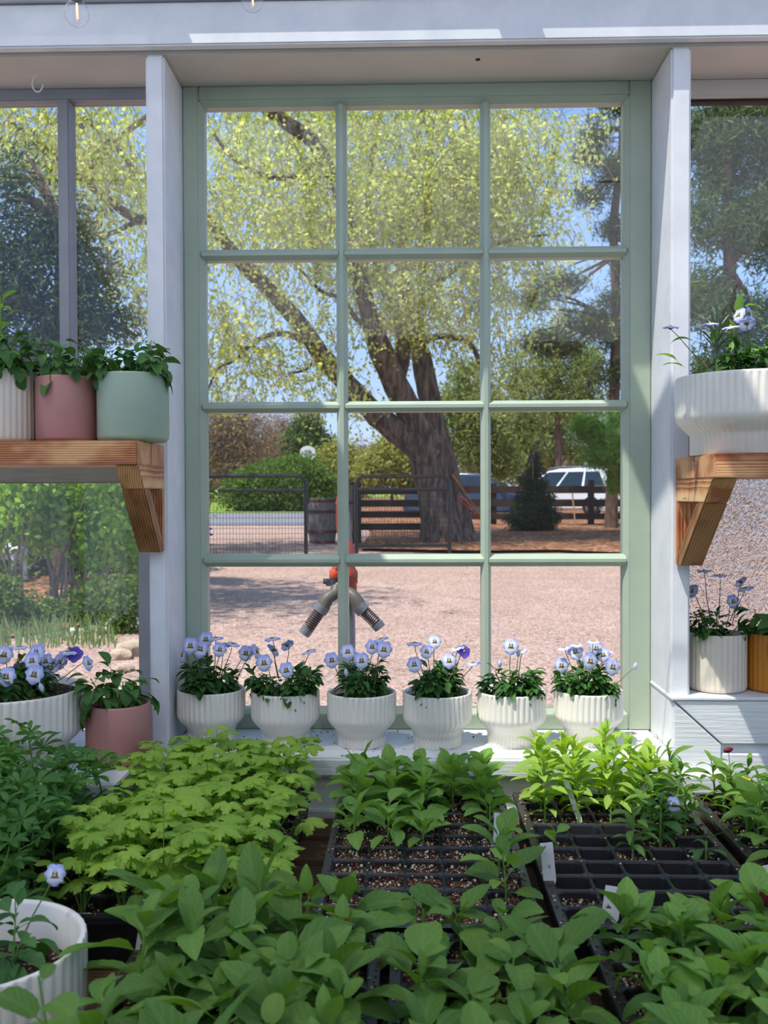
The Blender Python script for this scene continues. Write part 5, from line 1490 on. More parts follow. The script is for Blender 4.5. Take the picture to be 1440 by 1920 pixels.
conifer('spruce_tree', 'small dark spruce standing at the fence in front of the white car', 1001, 24.2,
    [(1001,1005,24.2,10),(1001,850,24.2,3)], [(1001,985,0,46,14),(1001,960,0,48,18),(1002,935,0,38,18),(1000,905,0,28,18),(1002,880,0,18,16),(1003,855,0,8,14),(975,975,-.3,30,12),(1030,970,.3,26,14)], 520, 30, 'spruce', 0.13, 0.16, 0.06, shell=0.3)
conifer('pine_tree', 'far olive pine right of the great trunk, against the sky', 900, 52,
    [(905,950,52,12),(900,800,52,10)], [(870,700,0,30,30),(860,760,0,45,50),(905,770,0,40,60),(880,830,0,60,50),(925,830,0,40,40),(940,870,0,40,30)], 620, 22, 'pine_far', 0.40, 0.2, 0.3, group=None)
conifer('pine_tree', 'far loose pine between the cottonwood and the blue-green pine, low', 980, 56,
    [(978,960,56,9),(976,780,56,7)], [(960,790,0,35,35),(990,830,0,45,40),(950,850,0,40,30),(1010,780,0,30,20)], 240, 22, 'pine_far', 0.40, 0.2, 0.3)
conifer('pine_tree', 'far pine with an open crown rising above the white car', 1045, 58,
    [(1038,960,58,9),(1036,800,58,7)], [(1040,790,0,45,20),(1060,830,0,40,18),(1030,850,0,35,18),(1090,850,0,35,16),(1020,800,0,35,14)], 200, 22, 'pine_far', 0.40, 0.2, 0.3)
conifer('pine_tree', 'dense green pine filling the upper right window', 1380, 17,
    [(1375,1060,17,34),(1372,800,17,28),(1368,500,17,24),(1360,200,17,16)], [(1320,260,0,60,60),(1400,230,0,70,60),(1340,400,0,60,70),(1430,420,0,60,80),(1320,560,0,50,60),(1420,620,0,70,70),(1370,320,.5,60,50),(1500,300,0,70,150),(1340,720,0,60,70),(1450,760,0,70,80)], 1500, 30, 'pine_n', 0.17, 0.16, 0.14)
conifer('juniper_tree', 'dark dense juniper seen through the upper left window', 90, 11.5,
    [(112,1090,11.5,30),(112,800,11.5,26),(112,600,11.5,22),(115,420,11.5,14)], [(40,470,0,70,60),(120,430,0,60,60),(60,560,0,80,60),(170,560,0,60,50),(210,610,0,50,34),(130,620,0,80,50),(150,500,0,60,50),(20,380,0,60,50),(40,680,0,80,50),(-60,560,0,90,120),(90,720,0,70,60),(30,310,.6,40,40)], 560, 38, 'juniper', 0.10, 0.26, 0.13)

def broad(name, label, px, Y, blobs, n, mat, size, trunks=None, group=None, cat='tree', cr_=0.2, per=20, asp=0.7, shell=0.5, bark='bark'):
    root = empty(name, on_ground(px, Y), 0, label, cat, group)
    rs = np.random.RandomState(int(px) + int(Y * 3) + 5)
    B = []
    for bx, by, dy, rx, rz in blobs:
        c = at(bx, by, Y + dy); B.append((c.x, c.y, c.z, rx / F_PX * Y, max(rx, rz) / F_PX * Y * 0.7, rz / F_PX * Y))
    V, Fc = quads(clumped(B, n // per, per, cr_, rs, shell), size, asp, rs)
    foliage('foliage', V, Fc, M[mat], root)
    for t in (trunks or []): limb('trunk', t, root, M[bark], 6, 0.05)
    return root
broad('round_bush', 'big rounded green bush beyond the road, left of the barrel', 528, 42, [(528,905,0,95,40),(560,895,0,60,40),(470,920,0,60,34),(595,920,0,40,40),(520,935,0,100,26),(600,945,0,32,20)], 26000, 'bush', 0.13, cat='bush', cr_=0.15, shell=0.75)
broad('russet_tree', 'bare reddish-brown twiggy tree at the left of the sash', 420, 62, [(410,800,0,60,50),(450,790,0,50,40),(390,850,0,60,50),(470,840,0,60,40),(430,900,0,80,50)], 16000, 'russet', 0.5, [[(425,960,62,8),(440,880,62,7),(455,800,62,4),(462,770,62,2)],[(425,920,62,5),(400,850,62,4),(380,790,62,2)]], asp=0.09, cr_=0.5, shell=0.2)
broad('russet_tree', 'bare brown twiggy tree behind the basketball backboard', 540, 76, [(530,810,0,45,40),(560,840,0,50,40),(510,860,0,60,40),(600,860,0,40,30)], 13000, 'russet', 0.5, [[(545,950,76,7),(540,860,76,5),(530,790,76,2)]], asp=0.10, cr_=0.5, shell=0.2)
broad('dark_conifer', 'dark green treetop above the backboard, at the edge of the sky', 580, 70, [(578,800,0,24,24),(570,830,0,40,24),(596,835,0,26,18)], 9000, 'pine_n', 0.35, [[(580,960,70,6),(580,820,70,4)]], asp=0.3, cr_=0.3)
broad('olive_tree', 'pale olive spring tree just left of the central muntin', 625, 66, [(615,880,0,40,40),(640,860,0,30,30),(600,910,0,50,30)], 10000, 'olive', 0.35, [[(620,960,66,6),(622,870,66,3)]], cr_=0.35, asp=0.4)
broad('olive_tree', 'yellow-green tree behind the closed gate', 735, 60, [(735,850,0,36,26),(715,880,0,50,34),(760,880,0,50,36),(790,890,0,40,36)], 14000, 'olive', 0.3, [[(735,955,60,7),(735,860,60,4)]], cr_=0.3, asp=0.5)
broad('russet_tree', 'faint pinkish bare tree behind the yellow-green tree', 680, 72, [(685,870,0,40,30),(665,900,0,30,30)], 7000, 'russet', 0.5, [[(680,955,72,5),(682,850,72,2)]], asp=0.12, cr_=0.4, shell=0.2)
broad('far_thicket', 'low pinkish thicket far behind the two cars', 1060, 85, [(1080,870,0,70,18),(980,880,0,80,24),(900,885,0,60,24),(1150,880,0,60,24)], 8000, 'russet', 0.6, cat='thicket', asp=0.2, cr_=0.5, shell=0.2)
broad('far_thicket', 'olive thicket on the far side of the road at the left', 300, 75, [(300,880,0,160,40),(200,870,0,160,50),(60,870,0,160,50),(400,915,0,60,26)], 14000, 'olive', 0.6, cat='thicket', asp=0.3, cr_=0.6, shell=0.2)
broad('far_thicket', 'green thicket beyond the road at far right', 1350, 70, [(1300,850,0,140,60),(1450,840,0,160,70),(1190,880,0,60,40)], 14000, 'pine_far', 0.6, cat='thicket', asp=0.3, cr_=0.6, shell=0.2)

# garden shrubs beyond the lower left window
def shrub(label, px, Y, blobs, n, stems, mat='lilac', size=0.075):
    base = on_ground(px, Y)
    root = empty('leafy_shrub', base, 0, label, 'shrub')
    rs = np.random.RandomState(int(px * 3 + Y * 11) + 900)
    B = []
    for bx, by, dy, rx, rz in blobs:
        c = at(bx, by, Y + dy); B.append((c.x, c.y, c.z, rx / F_PX * Y, rx / F_PX * Y * 0.8, rz / F_PX * Y))
    V, Fc = quads(clumped(B, n // 8, 8, 0.06, rs, 0.4), size, 0.62, rs)
    foliage('leaves', V, Fc, M[mat], root)
    m = MB(); rg = random.Random(int(px))
    for k in range(stems):
        b = Vector((rg.uniform(-.22, .22), rg.uniform(-.2, .2), 0)); bl = B[rg.randrange(len(B))]
        t = Vector(bl[:3]) + Vector((rg.gauss(0, .5) * bl[3], rg.gauss(0, .5) * bl[4], rg.gauss(0, .4) * bl[5])) - Vector(base)
        m.tube([b, b.lerp(t, 0.35) + Vector((-t.x * 0.15, 0, 0.06)), b.lerp(t, 0.7) + Vector((0, 0, 0.05)), t], [0.016, 0.012, 0.009, 0.004], 5)
    m.build('stems', M['bark_pale'], root, smooth=True, kind='stuff')
shrub('many-stemmed leafy shrub at the centre of the lower left window', 115, 9.6, [(130,960,0,60,50),(150,1010,0,60,40),(90,950,0,50,50),(180,980,0,50,50),(120,900,0,90,60),(60,1010,0,40,30),(170,1060,0,40,24)], 4200, 20)
shrub('leafy shrub close to the shelf bracket in the lower left window', 225, 10.4, [(230,970,0,45,60),(210,920,0,60,50),(245,1050,0,30,50),(190,860,0,80,60)], 3000, 10)
shrub('taller shrub at the far left edge of the lower window', 10, 9.2, [(20,960,0,60,50),(0,1000,0,60,40),(40,900,0,60,50),(-40,930,0,60,80)], 2400, 12)
shrub('low dark groundcover shrub under the stems, middle of the lower left window', 130, 8.9, [(120,1150,0,80,22),(190,1120,0,60,26),(60,1165,0,70,20),(170,1160,0,60,20)], 3600, 0, 'bush', 0.05)
shrub('low green shrub against the window stile at lower left', 240, 8.3, [(240,1130,0,28,50),(225,1170,0,30,26),(255,1190,0,20,24)], 1800, 2, 'bush', 0.045)
shrub('low weedy shrub at the left edge behind the violas', 20, 8.6, [(15,1130,0,50,30),(40,1165,0,50,20),(-20,1110,0,60,40)], 1600, 2, 'bush', 0.055)
broad('added_dark_hedge', 'added dark hedge standing in for shade behind the garden shrubs, lower left window', 120, 14.0, [(60,960,0,120,70),(200,960,0,110,60),(300,950,0,60,50),(-80,960,0,120,80),(120,1040,0,200,30)], 16000, 'juniper', 0.16, cat='hedge', cr_=0.12, asp=0.4, shell=0.3)  # added as a dark backdrop so the shrub leaves stand out
# a sprig of a flowering bush reaching in front of the gate
sp_ = empty('flowering_bush', (at(330, 900, 2.75).x, 2.75, 0), 0, 'leafy sprigs with purple bloom at the left edge of the sash', 'bush')
o_ = Vector(sp_.location)
for (x, y), (x2, y2) in (((330, 1100), (404, 922)), ((330, 1150), (390, 948)), ((330, 1200), (389, 1000))):
    a_ = at(x, y, 2.75) - o_; b_ = at(x2, y2, 2.75) - o_
    stem_obj(sp_, [Vector((0, 0, 0)), a_, a_.lerp(b_, 0.6), b_], 0.003, M['stem_brown'])
    for k in range(7 if y2 < 990 else 3): put_leaf(sp_, LM['viola_light'][k % 4], b_ + Vector((rg_ if False else 0.006 * math.sin(k * 2), 0, -0.006 * k)), k * 2.1, 0.5, 1.0)
b_ = at(390, 1000, 2.75) - o_
for k in range(12): put_leaf(sp_, PET['pur'], b_ + Vector((0.008 * math.cos(k), 0.004 * math.sin(k * 2), 0.010 * math.sin(k * 1.7))), k * 1.3, 0.6, 0.8, name='petal')
# strap-leaved clumps and narcissi
M['strap'] = tree_leafmat('strap_leaf', (88, 118, 72), (136, 158, 100), 0.3)
rg = random.Random(77)
clump = empty('strap_leaf_clump', on_ground(110, 7.9), 0, 'broad drift of grey-green strap leaves along the garden bed', 'flower bed')
m = MB()
for k in range(300):
    p = on_ground(rg.uniform(-40, 215), rg.uniform(7.45, 8.5)) - Vector(clump.location); h = rg.uniform(0.07, 0.20); a = rg.uniform(-0.35, 0.35); b = rg.uniform(-.2, .2); w_ = 0.006
    m.add([p + Vector((-w_, 0, 0)), p + Vector((w_, 0, 0)), p + Vector((w_ + a*h*.4, b*h*.3, h*.6)), p + Vector((-w_ + a*h*.4, b*h*.3, h*.6)), p + Vector((a*h, b*h, h))], [(0, 1, 2, 3), (3, 2, 4)])
m.build('leaves', M['strap'], clump, kind='stuff')
m = MB(); m.lathe([(0.008, 0), (0.011, 0.012), (0.009, 0.014)], 8)
for k in range(6):
    a = k * PI / 3; m.tube([(0, 0, 0.002), (0.018 * math.cos(a), 0.018 * math.sin(a), 0.001), (0.03 * math.cos(a), 0.03 * math.sin(a), -0.002)], [0.004, 0.009, 0.002], 5)
nar = mesh('narcissus_flower', m.V, m.F, surf('narcissus_white', (240, 238, 214), (230, 226, 196), 0.6, 10, bstr=0), True)
for i, (px, py, Y, lab) in enumerate(((133, 1182, 7.9, 'pale narcissus bloom, brightest of the two in the garden drift'), (150, 1184, 7.9, 'pale narcissus bloom just right of the brightest one'), (197, 1178, 8.0, 'yellowish narcissus bud standing alone right in the drift'))):
    p = at(px, py, Y); g = on_ground(px, Y); root = empty('narcissus', g, 0, lab, 'flower')
    o = link('bloom', nar, root, (0, 0, p.z - g.z)); o.rotation_euler = (1.2, 0, rg.uniform(-.5, .5))
    if i == 2: o.scale = (0.5, 0.5, 0.9)
    stem_obj(root, [Vector((0, 0, 0)), Vector((0.01, 0, (p.z - g.z) * .6)), Vector((0, 0, p.z - g.z))], 0.005, M['strap'])
# rocks
rock_m = surf('buff_rock', (206, 184, 158), (160, 138, 116), 0.9, 3, bstr=0.8, bdist=0.02, bscale=12)
for i, (px, py, s, lab) in enumerate(((247, 1232, 0.14, 'buff rock beside the window stile at lower left'), (222, 1240, 0.09, 'small pale stone left of the buff rock'), (232, 1262, 0.07, 'smallest stone, nearest on the gravel'))):
    Y = 1.2 / ((py - 925) / F_PX + 0.0) ; Y = min(Y, 7.6)
    bm = bmesh.new(); bmesh.ops.create_icosphere(bm, subdivisions=2, radius=s)
    rr_ = random.Random(i)
    for v in bm.verts: v.co *= rr_.uniform(0.82, 1.12); v.co.z *= 0.55
    me = bpy.data.meshes.new('rock'); bm.to_mesh(me); bm.free(); me.materials.append(rock_m)
    g = on_ground(px, Y); o = link('rock', me, None, (g.x, g.y, g.z + s * 0.25)); tag(o, lab, 'rock')
# white slatted chair back / box and low wall in the garden
wb = empty('garden_bench', on_ground(12, 12.6), 0, 'white painted garden bench half hidden by shrubs at far left', 'bench')
for k in range(5): 
    m = MB(); m.box((-0.36 + k*0.115, -0.02, 0.28), (-0.36 + k*0.115 + 0.09, 0.0, 0.80)); m.build('slat', M['white'], wb)
m = MB(); m.box((-0.42, -0.03, 0.80), (0.25, 0.02, 0.87)); m.build('top_rail', M['white'], wb)
m = MB(); m.box((-0.42, -0.45, 0.40), (0.25, 0.0, 0.44)); m.build('seat', M['white'], wb)
for x in (-0.41, 0.2):
    for y in (-0.43, -0.02):
        m = MB(); m.box((x, y, 0), (x + 0.05, y + 0.05, 0.42)); m.build('leg', M['white'], wb)

# ---- fences, gates, barrel
M['black_steel'] = surf('black_gate_steel', (20, 22, 26), (28, 30, 34), 0.3, 20, bstr=0, spec=0.6)
M['fence_brown'] = surf('dark_brown_rail', (60, 40, 34), (42, 28, 24), 0.7, 8, (1, 6, 6), bstr=0.5, bscale=20)
M['post_grey'] = surf('weathered_post', (128, 112, 98), (96, 82, 72), 0.9, 10, (6, 6, 1), bstr=0.5, bscale=20)
def gate(label, x0px, x1px, Y, ytop, y2, ybot, ydown, left_open, ylow=None):
    """welded tube gate with rounded upper corners and wire mesh"""
    A = at(x0px, ytop, Y); B = at(x1px, ytop, Y); zt = (A.z + B.z) / 2; z2 = at(x1px, y2, Y).z; zb = at(x1px, ybot, Y).z; zd = gz(Y) + 0.03
    root = empty('tube_gate', (A.x, Y, gz(Y)), 0, label, 'gate'); off = Vector(root.location)
    x0, x1 = A.x, B.x; rc = 0.15; r = 0.033
    P = []
    P.append(Vector((x0, Y, zd)));
    for k in range(7): a = PI - k * PI / 12; P.append(Vector((x0 + rc + rc * math.cos(a), Y, zt - rc + rc * math.sin(a))))
    for k in range(7): a = PI / 2 - k * PI / 12; P.append(Vector((x1 - rc + rc * math.cos(a), Y, zt - rc + rc * math.sin(a))))
    P.append(Vector((x1, Y, zd)))
    m = MB(); m.tube([p - off for p in P], r, 8); m.build('gate_frame', M['black_steel'], root, smooth=True)
    for nm, z in (('rail', z2), ('rail', zb)):
        m = MB(); m.tube([Vector((x0, Y, z)) - off, Vector((x1, Y, z)) - off], r * 0.85, 8); m.build(nm, M['black_steel'], root, smooth=True)
    m = MB(); s = 0.055; w_ = 0.0028; n = int((x1 - x0) / s)
    for k in range(1, n):
        x = x0 + k * s; m.box(Vector((x - w_, Y - w_, zb)) - off, Vector((x + w_, Y + w_, z2)) - off)
    z = zb + s
    while z < z2: m.box(Vector((x0, Y - w_, z - w_)) - off, Vector((x1, Y + w_, z + w_)) - off); z += s * 1.6
    m.build('wire_mesh', M['black_steel'], root, kind='stuff')
    return root
gate('open black tube gate with wire mesh at the left of the sash', 150, 573, 16.5, 893, 919, 1046, 1050, True)
gate('closed black tube gate in front of the great trunk', 668, 843, 17.0, 893, 917, 1023, 1034, False)
def post(par, px, Y, ytop, w_=0.12, mat='fence_brown'):
    g = on_ground(px, Y); z = at(px, ytop, Y).z
    m = MB(); m.box(Vector((g.x - w_/2, Y - w_/2, gz(Y) - 0.1)) - par.location, Vector((g.x + w_/2, Y + w_/2, z)) - par.location); m.build('post', M[mat], par, bevel=0.01)
fn = empty('rail_fence', on_ground(730, 20.6), 0, 'dark brown four-rail fence bay behind the closed gate', 'fence')
post(fn, 667, 20.4, 904, 0.22); 
for y0, y1 in ((914, 927), (937, 950), (958, 971), (981, 994)):
    a = at(674, y1, 20.6); b = at(795, y0, 20.6); m = MB(); m.box(Vector((a.x, 20.58, a.z)) - fn.location, Vector((b.x, 20.62, b.z)) - fn.location); m.build('rail', M['fence_brown'], fn, bevel=0.004)
gp = empty('fence_post', on_ground(656, 18.5), 0, 'weathered grey hinge post just right of the left muntin', 'post')
m = MB(); m.box((-0.06, -0.06, -0.1), (0.06, 0.06, 1.2)); m.build('post_body', M['post_grey'], gp, bevel=0.01)
for z in (0.25, 0.85): m = MB(); m.box((-0.075, -0.075, z), (0.10, 0.075, z + 0.05)); m.build('hinge_band', M['black_steel'], gp)
f2 = empty('rail_fence', on_ground(1010, 27.5), 0, 'long dark brown three-rail fence in front of the parked cars', 'fence')
xs = [845, 925, 1016, 1108, 1200, 1300, 1400, 1500]
for px in xs[1:]: post(f2, px, 27.5, 906 if px != 1108 else 900, 0.16)
for y0, y1 in ((911, 925), (936, 950), (962, 974)):
    for k in range(len(xs) - 1):
        a = at(xs[k], y1, 27.4); b = at(xs[k+1], y0, 27.4); m = MB(); m.box(Vector((a.x, 27.38, a.z)) - f2.location, Vector((b.x - 0.01, 27.42, b.z)) - f2.location); m.build('rail', M['fence_brown'], f2, bevel=0.004)
# barrel
bl = empty('wooden_barrel', on_ground(604, 20.3), 0, 'old wine barrel with rusty hoops between the two gates', 'barrel')
H = 0.93; prof = []
for k in range(13):
    t = k / 12; prof.append((0.255 + 0.055 * math.sin(PI * t), H * t))
m = MB(); n = 36; V = []; 
for r_, z in prof:
    for k in range(n): th = 2 * PI * k / n; rr_ = r_ - (0.006 if k % 2 else 0); V.append((rr_ * math.cos(th), rr_ * math.sin(th), z))
Fc = [(i*n + k, i*n + (k+1) % n, (i+1)*n + (k+1) % n, (i+1)*n + k) for i in range(12) for k in range(n)]; Fc += [tuple(range(n))[::-1], tuple(12*n + k for k in range(n))]
m.add(V, Fc); m.build('staves', surf('grey_oak', (150, 138, 130), (104, 94, 90), 0.8, 8, (8, 8, 1), bstr=0.4, bscale=20), bl)
M['rust'] = surf('rusty_hoop', (110, 66, 62), (84, 50, 50), 0.7, 20, bstr=0.2)
for t in (0.03, 0.26, 0.70, 0.94):
    r_ = 0.256 + 0.055 * math.sin(PI * t); m = MB(); m.lathe([(r_ + 0.004, H * t - 0.03), (r_ + 0.009, H * t - 0.03), (r_ + 0.009, H * t + 0.03), (r_ + 0.004, H * t + 0.03)], 36, cap=False); m.build('hoop', M['rust'], bl, smooth=True)
# basketball backboard
bb = empty('basketball_hoop', on_ground(577, 60), 0, 'white fan-shaped basketball backboard above the round bush', 'basketball hoop')
c = at(577, 849, 60) - bb.location; s = 13.5 / F_PX * 60
m = MB(); outl = [(-s*.9, -s), (s*.9, -s), (s*1.05, -s*.6), (s*1.05, s*.2)] + [(s*1.05*math.cos(a), s*.2 + s*.8*math.sin(a)) for a in (0.4, .9, 1.57, 2.24, 2.74)] + [(-s*1.05, s*.2), (-s*1.05, -s*.6)]
m.prism(outl, Matrix.Translation(c) @ Matrix.Rotation(PI/2, 4, 'X'), 0.05); m.build('backboard', M['white'], bb)
m = MB(); q = s * 0.45
m.box((c.x - q, c.y - 0.075, c.z - s*.7), (c.x + q, c.y - 0.052, c.z + s*.4)); m.build('target_square', M['grey'], bb)
m = MB(); m.tube([(c.x + 0.3, 0.4, 0), (c.x + 0.3, 0.4, c.z - 0.3), (c.x, 0.06, c.z)], 0.05, 8); m.build('pole', M['grey'], bb)
m = MB(); m.tube([(c.x + 0.23*math.cos(a*PI/8), -0.35 + 0.23*math.sin(a*PI/8), c.z - s) for a in range(17)], 0.012, 6); m.build('rim', M['rust'], bb)
# white post-mounted sign beyond the cars
sg = empty('street_sign', on_ground(1103, 50), 0, 'white sign on a thin grey pole beyond the white car', 'sign')
c = at(1102, 853, 50) - sg.location
m = MB(); m.tube([(0, 0, 0), (0, 0, c.z - 0.3)], 0.05, 8); m.build('pole', M['grey'], sg)
m = MB(); m.box((-0.2, -0.02, c.z - 0.5), (0.28, 0.02, c.z)); m.build('plate', M['white'], sg); m = MB(); m.tube([(0, 0, c.z - 0.1), (0, 0, c.z + .12)], 0.04, 6); m.build('finial', M['white'], sg)
# guy straps on the trunk
for lab, nm, p0, p1, col in (('yellow guy strap running down right from the great trunk', 'guy_strap', (848, 890, 19.6), (914, 982, 21.5), (206, 146, 44)), ('orange-red guy strap low beside the trunk', 'guy_strap', (864, 938, 19.6), (908, 980, 21.0), (206, 74, 52)), ('pale orange strap just above the orange-red one', 'guy_strap', (864, 930, 19.8), (912, 974, 21.2), (224, 140, 100))):
    a = at(*p0); b = at(*p1); b.z = max(b.z, gz(b.y)); m = MB(); m.tube([a, a.lerp(b, 0.5) - Vector((0, 0, 0.02)), b], 0.018, 6)
    o = m.build(nm, surf(nm + lab[:3], col, None, 0.6, 10, bstr=0), smooth=True); tag(o, lab, 'strap')
# stake by the spruce
m = MB(); a = at(1073, 924, 25.5); b = at(1079, 985, 25.5); m.tube([b, a], 0.02, 6); o = m.build('garden_stake', surf('raw_wood', (196, 160, 108), None, 0.8, 8, bstr=0)); tag(o, 'raw wooden stake leaning at the fence right of the spruce', 'stake')

# ---- cars
M['car_white'] = surf('white_car_paint', (232, 234, 238), (228, 230, 234), 0.25, 2, bstr=0, coat=0.6)
M['car_navy'] = surf('navy_car_paint', (44, 58, 92), (40, 54, 86), 0.22, 2, bstr=0, coat=0.8)
M['car_glass'] = surf('car_glass', (40, 54, 66), (34, 46, 58), 0.06, 2, bstr=0, spec=0.5)
M['tyre'] = surf('tyre_rubber', (30, 30, 32), (24, 24, 26), 0.8, 10, bstr=0)
M['alloy'] = surf('alloy_wheel', (170, 172, 176), (150, 152, 156), 0.35, 10, bstr=0, metallic=0.7)
M['taillight'] = surf('red_lamp', (176, 30, 40), (150, 24, 34), 0.2, 10, bstr=0, coat=0.5)
M['chrome'] = surf('chrome_trim', (210, 212, 216), (200, 202, 206), 0.2, 10, bstr=0, metallic=0.9)
def car(label, loc, rz, paint, L, H, Wd, suv):
    """nose towards +x"""
    root = empty('car', loc, rz, label, 'car')
    h = L / 2; bl_ = H * 0.60                      # belt line
    if suv: body = [(-h, 0.32), (-h + 0.02, bl_ - 0.05), (-h + 0.25, bl_ + 0.03), (h - 1.15, bl_), (h - 0.35, bl_ - 0.12), (h - 0.03, bl_ - 0.36), (h, 0.34), (h - 0.12, 0.22), (-h + 0.15, 0.22)]
    else: body = [(-h, 0.40), (-h + 0.04, bl_ - 0.02), (-h + 0.5, bl_ + 0.04), (h - 1.35, bl_), (h - 0.5, bl_ - 0.10), (h - 0.06, bl_ - 0.26), (h, 0.34), (h - 0.12, 0.2), (-h + 0.15, 0.2)]
    cab = ([(-h + 0.10, bl_), (-h + 0.52, H - 0.07), (-h + 0.95, H - 0.005), (-0.1, H), (h - 1.95, H - 0.08), (h - 1.05, bl_)] if suv else
           [(-h + 0.45, bl_), (-h + 1.25, H - 0.05), (-h + 1.9, H), (-h + 2.5, H - 0.02), (h - 1.95, H - 0.16), (h - 1.20, bl_)])
    def shell(nm, poly, w0, w1, mat, bev, z0=None):
        zs = [p[1] for p in poly]; lo, hi = min(zs), max(zs); m = MB(); n = len(poly)
        def wd(z): return w0 + (w1 - w0) * (z - lo) / (hi - lo)
        m.add([(x, -wd(z)/2, z) for x, z in poly] + [(x, wd(z)/2, z) for x, z in poly], [tuple(range(n)), tuple(range(n, 2*n))[::-1]] + [(i, (i+1) % n, n + (i+1) % n, n + i) for i in range(n)])
        return m.build(nm, mat, root, bevel=bev, smooth=True, seg=3)
    shell('body', body, Wd, Wd - 0.06, paint, 0.07)
    shell('cabin', cab, Wd - 0.10, Wd - 0.50, paint, 0.05)
    lo, hi = bl_, H
    def side_w(z): return (Wd - 0.10) + (-0.40) * (z - lo) / (hi - lo)
    def inset(poly2, k=0.86):
        cx = sum(p[0] for p in poly2) / len(poly2); cz = sum(p[1] for p in poly2) / len(poly2); return [(cx + (x - cx) * k, cz + (z - cz) * k) for x, z in poly2]
    zt = H - 0.12; zb = bl_ + 0.05
    def x_at(z, front):
        pts = cab
        best = None
        for i in range(len(pts) - 1):
            (xa, za), (xb, zb_) = pts[i], pts[i+1]
            if min(za, zb_) <= z <= max(za, zb_) and za != zb_:
                x = xa + (xb - xa) * (z - za) / (zb_ - za)
                if best is None: best = x
                if front: best = max(best, x)
                else: best = min(best, x)
        return best
    xr0, xr1 = x_at(zb, False), x_at(zt, False); xf0, xf1 = x_at(zb, True), x_at(zt, True)
    cuts = [0.10, 0.42, 0.72] if suv else [0.08, 0.48, 0.9]
    segs = ([(0.07, 0.30), (0.33, 0.60), (0.63, 0.95)] if suv else [(0.10, 0.47), (0.50, 0.93)])
    for sgn in (-1, 1):
        for a, b in segs:
            q = [(xr0 + (xf0 - xr0) * a, zb), (xr0 + (xf0 - xr0) * b, zb), (xr1 + (xf1 - xr1) * b, zt), (xr1 + (xf1 - xr1) * a, zt)]
            m = MB(); V = []
            for o_ in (0.0, 0.012):
                V += [(x, sgn * (side_w(z) / 2 + 0.001 + o_), z) for x, z in q]
            m.add(V, [(0, 1, 2, 3), (4, 5, 6, 7), (0, 1, 5, 4), (1, 2, 6, 5), (2, 3, 7, 6), (3, 0, 4, 7)]); m.build('side_window', M['car_glass'], root, bevel=0.006)
    def screen(nm, xb, xt, s):
        m = MB(); V = []
        for o_ in (0.004, 0.02):
            for x, z, f in ((xb, zb, 0.90), (xt, zt, 0.88)):
                wv = side_w(z) * f / 2
                V += [(x + s * o_, -wv, z + o_ * 0.5), (x + s * o_, wv, z + o_ * 0.5)]
        m.add(V, [(0, 1, 3, 2), (4, 5, 7, 6), (0, 1, 5, 4), (2, 3, 7, 6), (0, 2, 6, 4), (1, 3, 7, 5)]); m.build(nm, M['car_glass'], root)
    screen('rear_window', xr0, xr1, -1); screen('windscreen', xf0, xf1, 1)
    for sx in (-1, 1):
        for sy in (-1, 1):
            x = sx * (h - 0.85); y = sy * (Wd / 2 - 0.11)
            m = MB(); m.lathe([(0.20, -0.11), (0.33, -0.11), (0.35, -0.06), (0.35, 0.06), (0.33, 0.11), (0.20, 0.11)], 24)
            m.V = [Vector((v.x, v.z, v.y)) for v in m.V]
            wh = m.build('wheel', M['tyre'], root, smooth=True, loc=Vector((x, y, 0.35)))
            m = MB(); m.lathe([(0.02, -0.02), (0.20, -0.015), (0.21, 0.015), (0.05, 0.02)], 16); m.V = [Vector((v.x, v.z, v.y)) for v in m.V]
            m.build('hub', M['alloy'], wh, smooth=True, loc=Vector((0, sy * 0.10, 0)))
    for sy in (-1, 1):
        m = MB(); m.box((-h - 0.012, sy * (Wd/2 - 0.05) - 0.22 * (sy > 0), bl_ - 0.16), (-h + 0.28, sy * (Wd/2 - 0.05) + 0.22 * (sy < 0) + 0.0, bl_ - 0.02)); m.build('taillight', M['taillight'], root, bevel=0.02)
        m = MB(); m.box((h - 0.42, sy * (Wd/2 - 0.06) - 0.22 * (sy > 0), bl_ - 0.30), (h - 0.06, sy * (Wd/2 - 0.06) + 0.22 * (sy < 0), bl_ - 0.20)); m.build('headlight', M['chrome'], root, bevel=0.02)
        m = MB(); m.box((h - 1.5, sy * (Wd/2 + 0.02), bl_ + 0.02), (h - 1.36, sy * (Wd/2 + 0.2), bl_ + 0.14)); m.build('wing_mirror', paint if suv else M['car_white'], root, bevel=0.03)
        if suv:
            m = MB(); y = sy * (Wd/2 - 0.30); m.tube([(-h + 0.75, y, H - 0.03), (-h + 0.95, y, H + 0.05), (-0.2, y, H + 0.06), (h - 2.05, y, H + 0.02), (h - 1.95, y, H - 0.06)], 0.022, 8); m.build('roof_rail', M['chrome'], root, smooth=True)
    m = MB(); m.box((-h - 0.02, -0.3, 0.62), (-h + 0.03, 0.3, 0.76)); m.build('number_plate', M['white'], root)
    m = MB(); m.box((-h - 0.04, -Wd/2 + 0.05, 0.26), (-h + 0.2, Wd/2 - 0.05, 0.5)); m.build('bumper', M['tyre'] if suv else paint, root, bevel=0.03)
    return root
g = on_ground(897, 33.0); car('dark blue sedan parked behind the fence, right of the great trunk', (g.x, g.y, g.z + 0.02), math.radians(-14), M['car_navy'], 4.7, 1.50, 1.82, False)
g = on_ground(1062, 35.5); car('white crossover with roof rails behind the small spruce', (g.x, g.y, g.z + 0.02), math.radians(180 - 38), M['car_white'], 4.6, 1.66, 1.86, True)
g = on_ground(1262, 32.0); car('second white car at the right edge of the sash, beyond the fence', (g.x, g.y, g.z + 0.02), math.radians(174), M['car_white'], 4.6, 1.46, 1.80, False)
